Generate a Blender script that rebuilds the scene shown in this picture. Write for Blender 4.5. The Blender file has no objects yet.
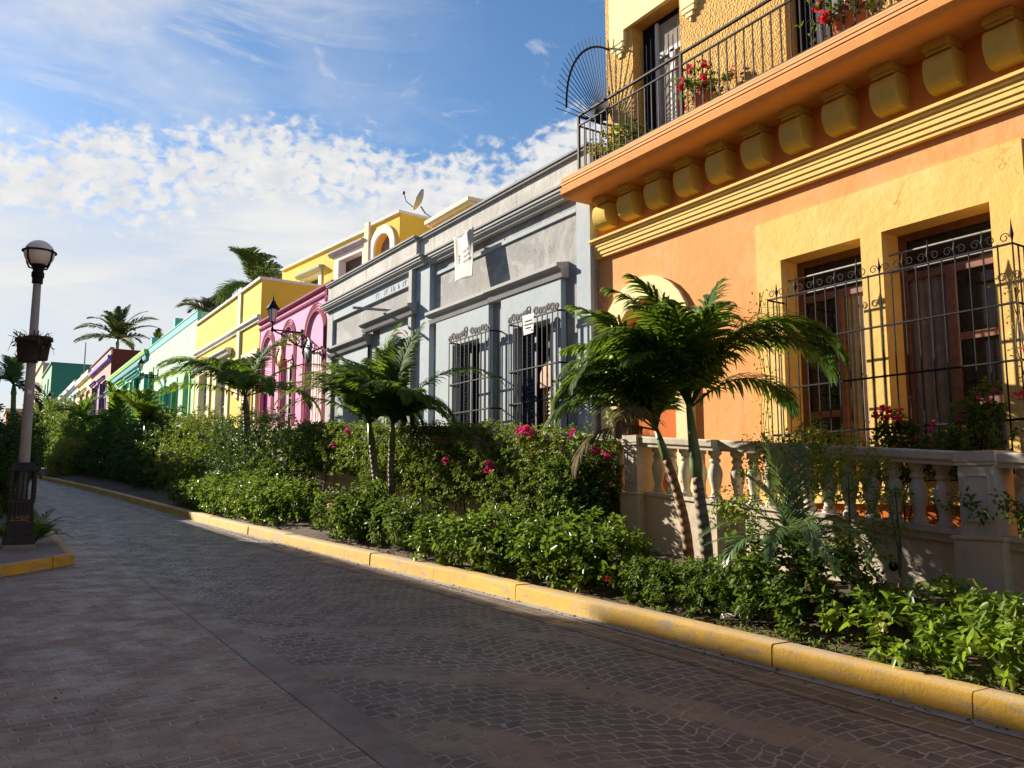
import bpy, math, random
import numpy as np
from mathutils import Vector, Matrix
from mathutils.geometry import tessellate_polygon
PI = math.pi
random.seed(7)
rng = np.random.default_rng(11)
scene = bpy.context.scene
COL = scene.collection

# ---------------------------------------------------------------- helpers
OFF = {}
def tag(o, label=None, cat=None, group=None, kind=None):
    if label: o['label'] = label
    if cat: o['category'] = cat
    if group: o['group'] = group
    if kind: o['kind'] = kind
    return o
def thing(name, loc, label, cat, group=None, rotz=0.0, local=False):
    o = bpy.data.objects.new(name, None); COL.objects.link(o)
    o.empty_display_size = .2
    o.location = loc; o.rotation_euler = (0, 0, rotz)
    OFF[o.name] = Vector((0, 0, 0)) if local else Vector(loc)
    return tag(o, label, cat, group)
def link_mesh(name, me, mat, parent):
    o = bpy.data.objects.new(name, me); COL.objects.link(o)
    if mat is not None and not me.materials: me.materials.append(mat)
    if parent is not None:
        o.parent = parent; OFF[o.name] = OFF[parent.name]
    return o
class MB:
    def __init__(s): s.v = []; s.f = []
    def add(s, vs, fs):
        n = len(s.v); s.v += [tuple(v) for v in vs]; s.f += [tuple(i + n for i in f) for f in fs]; return s
    def box(s, x0, x1, y0, y1, z0, z1):
        if x0 > x1: x0, x1 = x1, x0
        if y0 > y1: y0, y1 = y1, y0
        if z0 > z1: z0, z1 = z1, z0
        vs = [(x, y, z) for x in (x0, x1) for y in (y0, y1) for z in (z0, z1)]
        return s.add(vs, [(0, 1, 3, 2), (4, 6, 7, 5), (0, 4, 5, 1), (2, 3, 7, 6), (0, 2, 6, 4), (1, 5, 7, 3)])
    def extrude_y(s, prof, y0, y1, dz=0.0):            # closed (x,z) profile swept along Y
        n = len(prof)
        vs = [(x, y0, z) for x, z in prof] + [(x, y1, z + dz) for x, z in prof]
        fs = [(i, (i + 1) % n, (i + 1) % n + n, i + n) for i in range(n)]
        return s.add(vs, fs + [tuple(range(n))[::-1], tuple(range(n, 2 * n))])
    def extrude_x(s, poly, x0, x1):                    # closed (y,z) polygon given a thickness in X
        n = len(poly)
        vs = [(x0, y, z) for y, z in poly] + [(x1, y, z) for y, z in poly]
        fs = [(i, (i + 1) % n, (i + 1) % n + n, i + n) for i in range(n)]
        return s.add(vs, fs + [tuple(range(n))[::-1], tuple(range(n, 2 * n))])
    def band(s, outer, inner, x0, x1):                 # strip between two open (y,z) paths, front x0, back x1
        n = len(outer)
        vs = [(x0, y, z) for y, z in outer] + [(x0, y, z) for y, z in inner] + [(x1, y, z) for y, z in outer] + [(x1, y, z) for y, z in inner]
        fs = []
        for i in range(n - 1):
            fs += [(i, i + 1, n + i + 1, n + i), (2*n+i, 3*n+i, 3*n+i+1, 2*n+i+1), (i, 2*n+i, 2*n+i+1, i+1), (n+i, n+i+1, 3*n+i+1, 3*n+i)]
        fs += [(0, n, 3 * n, 2 * n), (n - 1, 3 * n - 1, 4 * n - 1, 2 * n - 1)]
        return s.add(vs, fs)
    def tube(s, pts, r, n=6):
        pts = [Vector(p) for p in pts]; m = len(pts)
        rs = r if isinstance(r, (list, tuple)) else [r] * m
        vs = []; prev = None
        for i, p in enumerate(pts):
            t = (pts[min(i + 1, m - 1)] - pts[max(i - 1, 0)]).normalized()
            a = prev if prev is not None else (Vector((0, 0, 1)) if abs(t.z) < .9 else Vector((1, 0, 0)))
            u = (a - t * a.dot(t)).normalized(); w = t.cross(u); prev = u
            vs += [p + (u * math.cos(2 * PI * k / n) + w * math.sin(2 * PI * k / n)) * rs[i] for k in range(n)]
        fs = [(i*n+k, i*n+(k+1) % n, (i+1)*n+(k+1) % n, (i+1)*n+k) for i in range(m - 1) for k in range(n)]
        return s.add(vs, fs + [tuple(range(n))[::-1], tuple(range((m - 1) * n, m * n))])
    def lathe(s, prof, c=(0, 0, 0), n=16, square=False):
        vs = []; m = len(prof)
        for r, z in prof:
            vs += [(c[0] + r * math.cos(2*PI*k/n), c[1] + r * math.sin(2*PI*k/n), c[2] + z) for k in range(n)]
        fs = [(i*n+k, i*n+(k+1) % n, (i+1)*n+(k+1) % n, (i+1)*n+k) for i in range(m - 1) for k in range(n)]
        return s.add(vs, fs + [tuple(range(n))[::-1], tuple(range((m - 1) * n, m * n))])
    def wall(s, outer, holes, x0, depth):              # sheet with openings and their reveals
        polys = [[Vector((y, z, 0)) for y, z in outer]] + [[Vector((y, z, 0)) for y, z in h] for h in holes]
        flat = [p for q in polys for p in q]
        s.add([(x0, p.x, p.y) for p in flat], [tuple(t) for t in tessellate_polygon(polys)])
        for h in holes:
            n = len(h)
            s.add([(x0, y, z) for y, z in h] + [(x0 + depth, y, z) for y, z in h], [(i, (i+1) % n, (i+1) % n + n, i + n) for i in range(n)])
        return s
    def build(s, name, mat, parent=None, smooth=False, bevel=0, base=None):
        if parent is not None: off = OFF[parent.name]
        else:
            a = np.array(s.v); off = Vector(base) if base else Vector(((a[:,0].min()+a[:,0].max())/2, (a[:,1].min()+a[:,1].max())/2, a[:,2].min()))
        me = bpy.data.meshes.new(name)
        me.from_pydata([(v[0]-off[0], v[1]-off[1], v[2]-off[2]) for v in s.v], [], s.f)
        if smooth: me.polygons.foreach_set('use_smooth', [True] * len(me.polygons))
        me.update()
        o = link_mesh(name, me, mat, parent)
        if parent is None: o.location = off; OFF[o.name] = off
        if bevel:
            b = o.modifiers.new('edge', 'BEVEL'); b.width = bevel; b.segments = 2; b.limit_method = 'ANGLE'; b.angle_limit = .7
        return o
def arch(yc, hw, z0, zs, rz=None, n=14, openp=False):   # arch outline: up one side, over, down the other
    rz = hw if rz is None else rz
    return [(yc + hw, z0)] + [(yc + hw * math.cos(PI * k / n), zs + rz * math.sin(PI * k / n)) for k in range(n + 1)] + [(yc - hw, z0)]
def rect(y0, y1, z0, z1): return [(y0, z0), (y1, z0), (y1, z1), (y0, z1)]
def quadmesh(name, V, quads, mat, parent, smooth=False):
    V = V - np.array(OFF[parent.name])
    me = bpy.data.meshes.new(name)
    me.vertices.add(len(V)); me.vertices.foreach_set('co', V.astype(np.float32).ravel())
    me.loops.add(quads.size); me.loops.foreach_set('vertex_index', quads.astype(np.int32).ravel())
    me.polygons.add(len(quads)); me.polygons.foreach_set('loop_start', np.arange(len(quads), dtype=np.int32) * 4)
    if smooth: me.polygons.foreach_set('use_smooth', np.ones(len(quads), dtype=bool))
    me.update(calc_edges=True)
    return link_mesh(name, me, mat, parent)
def nrm(a): return a / np.maximum(np.linalg.norm(a, axis=-1, keepdims=True), 1e-6)
def leaves(name, P, D, L, W, mat, parent, fold=.25, droop=.15):
    n = len(P)
    up = nrm(np.array([0, 0, 1.]) + rng.normal(0, .45, (n, 3)))
    S = nrm(np.cross(D, up)); N = np.cross(S, D)
    L = L[:, None]; W = W[:, None]
    v = [P, P + D*L*.32 + S*W*.5 + N*W*fold, P + D*L*.68 + S*W*.4 + N*(W*fold - L*droop*.4), P + D*L - N*L*droop,
         P + D*L*.68 - S*W*.4 + N*(W*fold - L*droop*.4), P + D*L*.32 - S*W*.5 + N*W*fold]
    V = np.stack(v, 1).reshape(-1, 3)
    b = (np.arange(n) * 6)[:, None]
    q = np.concatenate([b + np.array([0, 1, 2, 3]), b + np.array([0, 3, 4, 5])], 0)
    return quadmesh(name, V, q, mat, parent)

# ---------------------------------------------------------------- materials
def newmat(name):
    m = bpy.data.materials.new(name); m.use_nodes = True
    nt = m.node_tree; b = nt.nodes['Principled BSDF']
    return m, nt, b
def N(nt, t, **kw):
    n = nt.nodes.new(t)
    for k, v in kw.items():
        if k in n.inputs: n.inputs[k].default_value = v
        else: setattr(n, k, v)
    return n
def mixc(nt, fac, a, b, blend='MIX'):
    n = nt.nodes.new('ShaderNodeMix'); n.data_type = 'RGBA'; n.blend_type = blend
    for sock, val in ((n.inputs[0], fac), (n.inputs[6], a), (n.inputs[7], b)):
        if hasattr(val, 'links'): nt.links.new(val, sock)
        elif isinstance(val, (int, float)): sock.default_value = val
        else: sock.default_value = (*val, 1)
    return n.outputs[2]
def math_(nt, op, a, b=0.0, c=0.0, clamp=False):
    n = nt.nodes.new('ShaderNodeMath'); n.operation = op; n.use_clamp = clamp
    for i, val in enumerate((a, b, c)):
        if hasattr(val, 'links'): nt.links.new(val, n.inputs[i])
        else: n.inputs[i].default_value = val
    return n.outputs[0]
def ramp(nt, fac, lo, hi, a=0.0, b=1.0):
    n = nt.nodes.new('ShaderNodeMapRange'); n.clamp = True; n.interpolation_type = 'SMOOTHSTEP'
    nt.links.new(fac, n.inputs[0])
    for i, v in enumerate((lo, hi, a, b)): n.inputs[i + 1].default_value = v
    return n.outputs[0]
def noise(nt, vec, scale, detail=4, rough=.55, dist=0.0):
    n = N(nt, 'ShaderNodeTexNoise', Scale=scale, Detail=detail, Roughness=rough, Distortion=dist)
    if vec is not None: nt.links.new(vec, n.inputs['Vector'])
    return n.outputs['Fac']
def mapping(nt, vec, scale=(1, 1, 1), loc=(0, 0, 0)):
    n = N(nt, 'ShaderNodeMapping'); n.inputs['Scale'].default_value = scale; n.inputs['Location'].default_value = loc
    nt.links.new(vec, n.inputs['Vector']); return n.outputs[0]
def mul(c, k): return tuple(min(1, x * k) for x in c)
def stucco(name, col, var=.1, bump=.12, grain=55, streak=0, streakcol=None, rough=.85, patch=None, patchamt=.5, coarse=0, cracks=0):
    m, nt, b = newmat(name)
    tc = N(nt, 'ShaderNodeTexCoord').outputs['Object']
    n1 = noise(nt, tc, 1.1, 5, .62, .4)
    c = mixc(nt, ramp(nt, n1, .32, .68), mul(col, 1 - var), mul(col, 1 + var))
    n2 = noise(nt, tc, 9, 4, .6)
    c = mixc(nt, ramp(nt, n2, .35, .75, 0, .3), c, mul(col, 1 - 2.2 * var))
    if patch:
        n4 = noise(nt, tc, .75, 6, .68, .8)
        c = mixc(nt, ramp(nt, n4, .5, .6, 0, patchamt), c, patch)
    if streak:
        n3 = noise(nt, mapping(nt, tc, (2.2, 2.2, .22)), 3.0, 6, .7, .6)
        n5 = noise(nt, tc, .9, 3, .6)
        k = math_(nt, 'MULTIPLY', ramp(nt, n3, .52, .75), ramp(nt, n5, .35, .65, .25, 1))
        c = mixc(nt, math_(nt, 'MULTIPLY', k, streak), c, streakcol or mul(col, .35))
    if cracks:
        wv = N(nt, 'ShaderNodeVectorMath', operation='MULTIPLY_ADD'); dn = N(nt, 'ShaderNodeTexNoise', Scale=3.5, Detail=5); nt.links.new(tc, dn.inputs['Vector'])
        nt.links.new(dn.outputs['Color'], wv.inputs[0]); wv.inputs[1].default_value = (.5, .5, .5); nt.links.new(tc, wv.inputs[2])
        ve = N(nt, 'ShaderNodeTexVoronoi', Scale=.62); ve.feature = 'DISTANCE_TO_EDGE'; nt.links.new(wv.outputs[0], ve.inputs['Vector'])
        ck = math_(nt, 'MULTIPLY', ramp(nt, ve.outputs['Distance'], .002, .007, 1, 0), ramp(nt, noise(nt, tc, .8, 3), .5, .62, 0, cracks))
        c = mixc(nt, ck, c, mul(col, .3))
    nt.links.new(c, b.inputs['Base Color'])
    b.inputs['Roughness'].default_value = rough
    b.inputs['Specular IOR Level'].default_value = .25
    h = noise(nt, tc, grain, 5, .7)
    h2 = noise(nt, tc, 6, 4, .6)
    hh = math_(nt, 'ADD', math_(nt, 'MULTIPLY', h, .35), h2)
    if coarse:
        vz = N(nt, 'ShaderNodeTexVoronoi', Scale=coarse); nt.links.new(mapping(nt, tc, (1, 1, .9)), vz.inputs['Vector'])
        hh = math_(nt, 'ADD', hh, math_(nt, 'MULTIPLY', vz.outputs['Distance'], 2.2))
    bp = N(nt, 'ShaderNodeBump', Strength=(bump * 4 if bump < .25 else 1.0) if not coarse else .38, Distance=.02 if not coarse else .022)
    nt.links.new(hh, bp.inputs['Height']); nt.links.new(bp.outputs[0], b.inputs['Normal'])
    return m
def plain(name, col, rough=.5, metal=0.0, var=.12, scale=8, bump=0.0, spec=.5, wear=None, wearamt=.4):
    m, nt, b = newmat(name)
    tc = N(nt, 'ShaderNodeTexCoord').outputs['Object']
    n1 = noise(nt, tc, scale, 5, .6)
    c = mixc(nt, ramp(nt, n1, .3, .7), mul(col, 1 - var), mul(col, 1 + var))
    if wear:
        c = mixc(nt, ramp(nt, noise(nt, tc, scale * .6, 6, .7), .55, .68, 0, wearamt), c, wear)
    nt.links.new(c, b.inputs['Base Color'])
    b.inputs['Roughness'].default_value = rough; b.inputs['Metallic'].default_value = metal
    b.inputs['Specular IOR Level'].default_value = spec
    if bump:
        bp = N(nt, 'ShaderNodeBump', Strength=bump, Distance=.01)
        nt.links.new(noise(nt, tc, scale * 6, 4, .6), bp.inputs['Height']); nt.links.new(bp.outputs[0], b.inputs['Normal'])
    return m
def leafmat(name, cols, rough=.5, trans=.28, transcol=None, spec=.25):
    m, nt, b = newmat(name)
    g = N(nt, 'ShaderNodeNewGeometry')
    cr = nt.nodes.new('ShaderNodeValToRGB'); el = cr.color_ramp.elements
    el[0].color = (*cols[0], 1); el[-1].color = (*cols[-1], 1)
    for i, c in enumerate(cols[1:-1]):
        e = el.new((i + 1) / (len(cols) - 1)); e.color = (*c, 1)
    nt.links.new(g.outputs['Random Per Island'], cr.inputs[0])
    nt.links.new(cr.outputs[0], b.inputs['Base Color'])
    b.inputs['Roughness'].default_value = rough
    b.inputs['Specular IOR Level'].default_value = spec
    t = N(nt, 'ShaderNodeBsdfTranslucent')
    nt.links.new(mixc(nt, .75, cr.outputs[0], transcol or (.16, .30, .02)), t.inputs['Color'])
    mx = N(nt, 'ShaderNodeMixShader'); mx.inputs[0].default_value = trans
    nt.links.new(b.outputs[0], mx.inputs[1]); nt.links.new(t.outputs[0], mx.inputs[2])
    nt.links.new(mx.outputs[0], nt.nodes['Material Output'].inputs['Surface'])
    return m
def cobble(name, c1, c2, mortar, bw, rh, arcw=0, arcd=0, bands=False, rot=0.0, jitter=.05, bumpk=.55, rough=.5, mort=.011):
    m, nt, b = newmat(name)
    tc = N(nt, 'ShaderNodeTexCoord').outputs['Object']
    d = N(nt, 'ShaderNodeTexNoise', Scale=2.6, Detail=3); nt.links.new(tc, d.inputs['Vector'])
    va = N(nt, 'ShaderNodeVectorMath', operation='MULTIPLY_ADD'); nt.links.new(d.outputs['Color'], va.inputs[0])
    va.inputs[1].default_value = (jitter * 2, jitter * 2, 0); nt.links.new(tc, va.inputs[2])
    sp = N(nt, 'ShaderNodeSeparateXYZ'); nt.links.new(va.outputs[0], sp.inputs[0])
    x, y = sp.outputs[0], sp.outputs[1]
    j2 = N(nt, 'ShaderNodeTexNoise', Scale=7.5, Detail=2); nt.links.new(tc, j2.inputs['Vector'])
    s3 = N(nt, 'ShaderNodeSeparateColor'); nt.links.new(j2.outputs['Color'], s3.inputs[0])
    x = math_(nt, 'ADD', x, math_(nt, 'MULTIPLY', math_(nt, 'SUBTRACT', s3.outputs[0], .5), jitter * 1.5)); y = math_(nt, 'ADD', y, math_(nt, 'MULTIPLY', math_(nt, 'SUBTRACT', s3.outputs[1], .5), jitter * 1.1))
    if rot:
        ca, sa = math.cos(rot), math.sin(rot)
        x, y = (math_(nt, 'ADD', math_(nt, 'MULTIPLY', x, ca), math_(nt, 'MULTIPLY', y, sa)), math_(nt, 'SUBTRACT', math_(nt, 'MULTIPLY', y, ca), math_(nt, 'MULTIPLY', x, sa)))
    if arcw:
        fr = math_(nt, 'SUBTRACT', math_(nt, 'FRACT', math_(nt, 'DIVIDE', x, arcw)), .5)
        y = math_(nt, 'ADD', y, math_(nt, 'MULTIPLY', math_(nt, 'MULTIPLY', fr, fr), 4 * arcd))
    cb = N(nt, 'ShaderNodeCombineXYZ'); nt.links.new(x, cb.inputs[0]); nt.links.new(y, cb.inputs[1])
    br = N(nt, 'ShaderNodeTexBrick', Scale=1.0); br.offset = .5
    br.inputs['Brick Width'].default_value = bw; br.inputs['Row Height'].default_value = rh
    br.inputs['Mortar Size'].default_value = mort; br.inputs['Mortar Smooth'].default_value = .5; br.inputs['Bias'].default_value = 0
    nt.links.new(cb.outputs[0], br.inputs['Vector'])
    br.inputs['Color1'].default_value = (*c1, 1); br.inputs['Color2'].default_value = (*c2, 1); br.inputs['Mortar'].default_value = (*mortar, 1)
    c = br.outputs['Color']
    big = noise(nt, tc, .55, 5, .65, .5)
    c = mixc(nt, ramp(nt, big, .35, .7, 0, .4), c, mul(c1, .6))
    vo = N(nt, 'ShaderNodeTexVoronoi', Scale=7.0); nt.links.new(tc, vo.inputs['Vector'])
    c = mixc(nt, math_(nt, 'MULTIPLY', ramp(nt, N(nt, 'ShaderNodeTexNoise', Scale=40).outputs['Fac'] if False else noise(nt, tc, 34, 5, .7), .45, .8, 0, .5), math_(nt, 'SUBTRACT', 1.0, br.outputs['Fac'])), c, mul(c2, 1.5))
    dirt = ramp(nt, noise(nt, tc, 1.6, 6, .72, .3), .55, .68, 0, .4)
    c = mixc(nt, dirt, c, mul(mortar, .7))
    stain = ramp(nt, noise(nt, tc, 2.7, 6, .7, 1.2), (.64), .70, 0, .85)
    c = mixc(nt, stain, c, mul(c1, .3))
    if bands:
        s2 = N(nt, 'ShaderNodeSeparateXYZ'); nt.links.new(tc, s2.inputs[0])
        dx = math_(nt, 'SUBTRACT', s2.outputs[0], .9); dy = math_(nt, 'SUBTRACT', s2.outputs[1], 3.4)
        r = math_(nt, 'SQRT', math_(nt, 'ADD', math_(nt, 'MULTIPLY', dx, dx), math_(nt, 'MULTIPLY', dy, dy)))
        r = math_(nt, 'ADD', r, math_(nt, 'MULTIPLY', math_(nt, 'SUBTRACT', noise(nt, tc, 4, 3), .5), .25))
        k = None
        for rc, hw in ((3.85, .17), (2.35, .24), (5.6, .1)):
            q = math_(nt, 'ABSOLUTE', math_(nt, 'SUBTRACT', r, rc))
            q = ramp(nt, q, hw, hw + .09, 1, 0)
            k = q if k is None else math_(nt, 'MAXIMUM', k, q)
        k = math_(nt, 'MULTIPLY', k, ramp(nt, noise(nt, tc, 3.2, 4), .3, .6, .15, .6))
        stone = mixc(nt, br.outputs['Fac'], (.33, .25, .175), (.18, .15, .12))
        c = mixc(nt, k, c, stone)
    nt.links.new(c, b.inputs['Base Color'])
    rr = ramp(nt, noise(nt, tc, 3, 5, .6), .3, .7, rough - .08, rough + .22)
    nt.links.new(rr, b.inputs['Roughness'])
    b.inputs['Specular IOR Level'].default_value = .4
    h = math_(nt, 'ADD', math_(nt, 'MULTIPLY', br.outputs['Fac'], -1.0), math_(nt, 'MULTIPLY', noise(nt, tc, 22, 4, .65), .8))
    h = math_(nt, 'ADD', h, math_(nt, 'MULTIPLY', noise(nt, tc, 5, 3), .9))
    bp = N(nt, 'ShaderNodeBump', Strength=bumpk, Distance=.016)
    nt.links.new(h, bp.inputs['Height']); nt.links.new(bp.outputs[0], b.inputs['Normal'])
    return m
def glass_dark(name, col=(.012, .014, .018), rough=.06):
    return plain(name, col, rough, 0, .2, 3, spec=.5)

M = {}
M['orange'] = stucco('orange_stucco', (.77, .335, .11), .06, .09, streak=.6, streakcol=(.54, .19, .055), patch=(.78, .38, .16), patchamt=.7, cracks=.6)
M['orange_trim'] = stucco('orange_trim', (.76, .34, .10), .07, .05, streak=.3, streakcol=(.5, .18, .05))
M['peach_trim'] = stucco('peach_trim', (.80, .42, .17), .05, .03)
M['deep_orange'] = stucco('deep_orange', (.52, .13, .02), .08, .08)
M['frieze'] = stucco('orange_frieze', (.64, .24, .06), .1, .18)
M['yellow_panel'] = stucco('yellow_surround', (.80, .51, .15), .06, .12, grain=30, streak=.5, streakcol=(.60, .34, .08), patch=(.83, .60, .24), patchamt=.5, cracks=.5)
M['yellow_trim'] = stucco('yellow_trim', (.80, .55, .17), .05, .04, streak=.35, streakcol=(.55, .34, .09))
M['mustard'] = stucco('mustard_corbel', (.68, .46, .09), .09, .06, streak=.3, streakcol=(.42, .26, .05))
M['cream'] = stucco('cream_trim', (.78, .70, .47), .05, .03)
M['pale_yellow'] = stucco('pale_yellow_trim', (.82, .68, .36), .05, .05)
M['rough_ochre'] = stucco('rough_ochre', (.60, .35, .095), .16, .2, grain=25, coarse=30)
M['wood'] = plain('orange_brown_wood', (.17, .070, .036), .55, 0, .25, 14)
M['wood_dark'] = plain('dark_wood', (.06, .028, .016), .5, 0, .3, 14)
M['curtain'] = plain('grey_curtain', (.20, .165, .13), .85, 0, .18, 5)
M['curtain_dark'] = plain('dark_curtain', (.06, .045, .035), .85, 0, .2, 5)
M['glass'] = glass_dark('dark_glass')
M['glass_blue'] = glass_dark('navy_glass', (.008, .012, .03), .12)
M['void'] = plain('dark_interior', (.010, .009, .009), .9, 0, .2, 3, spec=.1)
M['iron'] = plain('black_iron', (.012, .010, .012), .6, 0, .3, 20, bump=.2, spec=.15)
M['iron_rail'] = plain('dark_rail_paint', (.035, .024, .026), .6, 0, .35, 9, spec=.12, wear=(.12, .065, .035), wearamt=.5)
M['grey_rod'] = plain('grey_rod', (.28, .27, .26), .5, .3, .2, 12)
M['white_frame'] = plain('weathered_white_frame', (.52, .50, .46), .6, 0, .15, 9)
M['grey_wall'] = stucco('grey_weathered', (.29, .29, .28), .12, .12, grain=30, streak=.6, streakcol=(.18, .175, .165), patch=(.43, .425, .40), patchamt=.7, cracks=.6)
M['grey_pale'] = stucco('pale_grey', (.40, .455, .485), .05, .07, streak=.25, streakcol=(.36, .36, .35))
M['grey_mid'] = stucco('grey_moulding', (.30, .30, .295), .1, .04, streak=.3, streakcol=(.16, .16, .16))
M['grey_light'] = stucco('light_grey_moulding', (.42, .42, .405), .08, .04, streak=.35, streakcol=(.3, .3, .29))
M['parapet'] = stucco('stained_parapet', (.50, .48, .43), .14, .12, streak=.9, streakcol=(.15, .14, .12), patch=(.38, .37, .34), patchamt=.6)
M['navy'] = plain('navy_paint', (.022, .030, .062), .5, 0, .25, 9)
M['blue_paint'] = plain('blue_paint', (.05, .09, .35), .5, 0, .2, 9)
M['cloth'] = plain('white_cloth', (.66, .62, .53), .9, 0, .06, 5)
M['paper'] = plain('white_paper', (.78, .76, .72), .8, 0, .04, 8)
M['ink'] = plain('dark_print', (.06, .06, .075), .8, 0, .3, 30)
M['ink_red'] = plain('red_print', (.45, .05, .06), .8)
M['pink'] = stucco('pink_stucco', (.80, .33, .52), .04, .05)
M['magenta'] = stucco('magenta_trim', (.27, .012, .075), .08, .03)
M['magenta_door'] = plain('magenta_door', (.42, .06, .24), .5, 0, .15, 6)
M['pink_pale'] = plain('pale_pink_shutter', (.66, .42, .42), .7, 0, .2, 6)
M['yellow'] = stucco('yellow_stucco', (.80, .55, .065), .04, .04, streak=.2, streakcol=(.6, .36, .06))
M['yellow_deep'] = stucco('golden_stucco', (.62, .40, .03), .06, .04)
M['white_trim'] = stucco('white_trim', (.78, .76, .68), .05, .03, streak=.2, streakcol=(.5, .47, .4))
M['mint'] = stucco('mint_stucco', (.42, .64, .46), .06, .05, streak=.6, streakcol=(.26, .36, .29))
M['mint2'] = stucco('pale_mint_stucco', (.46, .74, .52), .05, .04)
M['aqua'] = stucco('aqua_trim', (.16, .52, .52), .06, .03)
M['teal'] = plain('teal_shutter', (.02, .30, .30), .5, 0, .2, 5)
M['green'] = plain('green_shutter', (.05, .38, .12), .5, 0, .2, 5)
M['lime'] = stucco('lime_trim', (.36, .72, .16), .06, .03)
M['brown_pink'] = stucco('dusty_pink_stucco', (.66, .30, .23), .05, .05)
M['oxblood'] = stucco('oxblood_stucco', (.20, .03, .022), .12, .06)
M['violet'] = plain('violet_paint', (.12, .08, .42), .5, 0, .2, 5)
M['peach'] = stucco('peach_stucco', (.76, .52, .26), .05, .04)
M['white_blue'] = stucco('bluish_white_stucco', (.62, .66, .76), .04, .04)
M['dark_green'] = stucco('dark_green_stucco', (.05, .20, .13), .08, .05)
M['mid_green'] = stucco('mid_green_stucco', (.22, .42, .27), .08, .05)
M['beige'] = stucco('beige_stucco', (.55, .43, .30), .08, .05)
M['far_orange'] = stucco('far_orange_stucco', (.50, .25, .12), .08, .05)
M['roof'] = stucco('brown_roof', (.16, .11, .08), .15, .06)
M['stone'] = stucco('garden_wall_stone', (.60, .51, .38), .12, .1, grain=40, streak=.5, streakcol=(.25, .21, .16), patch=(.38, .33, .26), patchamt=.6)
M['baluster'] = stucco('baluster_stone', (.56, .50, .40), .14, .08, grain=40, streak=.6, streakcol=(.15, .13, .11))
M['soil'] = stucco('soil', (.09, .062, .040), .3, .2, grain=30, patch=(.13, .10, .06), patchamt=.6)
M['concrete'] = stucco('gutter_concrete', (.30, .28, .255), .14, .08, grain=60, patch=(.2, .185, .17), patchamt=.6)
M['paving'] = stucco('pavement_concrete', (.28, .255, .235), .12, .07, grain=60)
M['terracotta'] = plain('terracotta', (.42, .15, .07), .8, 0, .15, 6)
M['lamp_concrete'] = stucco('lamp_concrete', (.40, .385, .36), .1, .05, grain=60)
M['lamp_base'] = plain('rusty_black_base', (.022, .018, .018), .6, .1, .3, 8, bump=.4, wear=(.06, .04, .03), wearamt=.5)
M['pot_black'] = plain('dark_pot', (.028, .022, .02), .7, 0, .25, 9, bump=.3)
M['graffiti'] = plain('yellow_scrawl', (.42, .27, .10), .7)
M['verdigris'] = plain('dark_green_relief', (.05, .10, .085), .5, .3, .3, 14, bump=.5)
M['gilt'] = plain('gilt_relief', (.55, .33, .06), .45, .3, .25, 14, bump=.5)
M['dish'] = plain('grey_dish', (.33, .31, .27), .6, .1, .12, 6)
M['dry'] = plain('dry_stems', (.10, .075, .045), .8, 0, .3, 12)
M['bark'] = stucco('woody_stem', (.13, .095, .06), .2, .15)
M['red_flower'] = leafmat('red_petals', [(.55, .02, .05), (.7, .05, .06), (.6, .03, .1)], .6, .3, (.7, .05, .08))
M['magenta_flower'] = leafmat('magenta_petals', [(.62, .02, .16), (.72, .05, .26), (.5, .02, .12)], .6, .35, (.75, .05, .25))
M['cream_flower'] = leafmat('cream_petals', [(.7, .6, .4), (.72, .55, .25)], .6, .3, (.7, .6, .3))
M['leaf_broad'] = leafmat('broad_bright_leaf', [(.03, .07, .010), (.06, .115, .015), (.13, .19, .028), (.045, .09, .012)], .36, .32, (.24, .35, .03), .22)
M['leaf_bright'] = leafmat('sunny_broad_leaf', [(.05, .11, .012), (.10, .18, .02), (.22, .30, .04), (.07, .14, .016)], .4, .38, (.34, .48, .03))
M['leaf_mid'] = leafmat('mid_green_leaf', [(.035, .085, .014), (.06, .125, .02), (.10, .165, .032), (.04, .10, .017), (.035, .085, .014), (.14, .11, .04)], .5, .30, (.22, .32, .03), .2)
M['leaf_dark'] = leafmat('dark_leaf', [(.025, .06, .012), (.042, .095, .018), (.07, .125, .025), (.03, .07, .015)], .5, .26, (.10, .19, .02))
M['leaf_bougain'] = leafmat('bougainvillea_leaf', [(.045, .09, .015), (.075, .135, .024), (.13, .18, .038), (.05, .10, .017), (.06, .11, .02), (.16, .13, .045)], .48, .34, (.25, .34, .03), .2)
M['leaf_yellow'] = leafmat('yellow_green_leaf', [(.22, .24, .03), (.30, .26, .04), (.12, .19, .03)], .45, .35, (.4, .36, .04))
M['leaf_dry'] = leafmat('fallen_leaf', [(.16, .10, .045), (.22, .15, .07), (.10, .06, .03), (.20, .17, .06)], .8, .1, (.2, .14, .05))
M['frond'] = leafmat('palm_leaflet', [(.028, .066, .011), (.045, .105, .016), (.085, .155, .024), (.035, .085, .013)], .68, .38, (.30, .44, .04), .08)
M['frond_far'] = leafmat('far_palm_leaflet', [(.04, .075, .02), (.07, .10, .03), (.10, .12, .04)], .7, .25, (.15, .22, .04), .08)
M['frond_pale'] = leafmat('cycad_leaflet', [(.06, .12, .05), (.10, .17, .07), (.13, .21, .08), (.08, .14, .05)], .4, .28, (.2, .32, .06))
M['frond_brown'] = leafmat('withered_leaflet', [(.12, .08, .03), (.16, .12, .05), (.08, .07, .03), (.07, .10, .03)], .8, .2, (.2, .14, .05), .08)
M['crownshaft'] = plain('green_crownshaft', (.10, .16, .04), .45, 0, .25, 5)
def globemat():
    m, nt, b = newmat('milky_globe'); b.inputs['Base Color'].default_value = (.85, .82, .77, 1); b.inputs['Roughness'].default_value = .25
    b.inputs['Subsurface Weight'].default_value = 1; b.inputs['Subsurface Radius'].default_value = (1, 1, 1); b.inputs['Subsurface Scale'].default_value = .35
    return m
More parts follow.
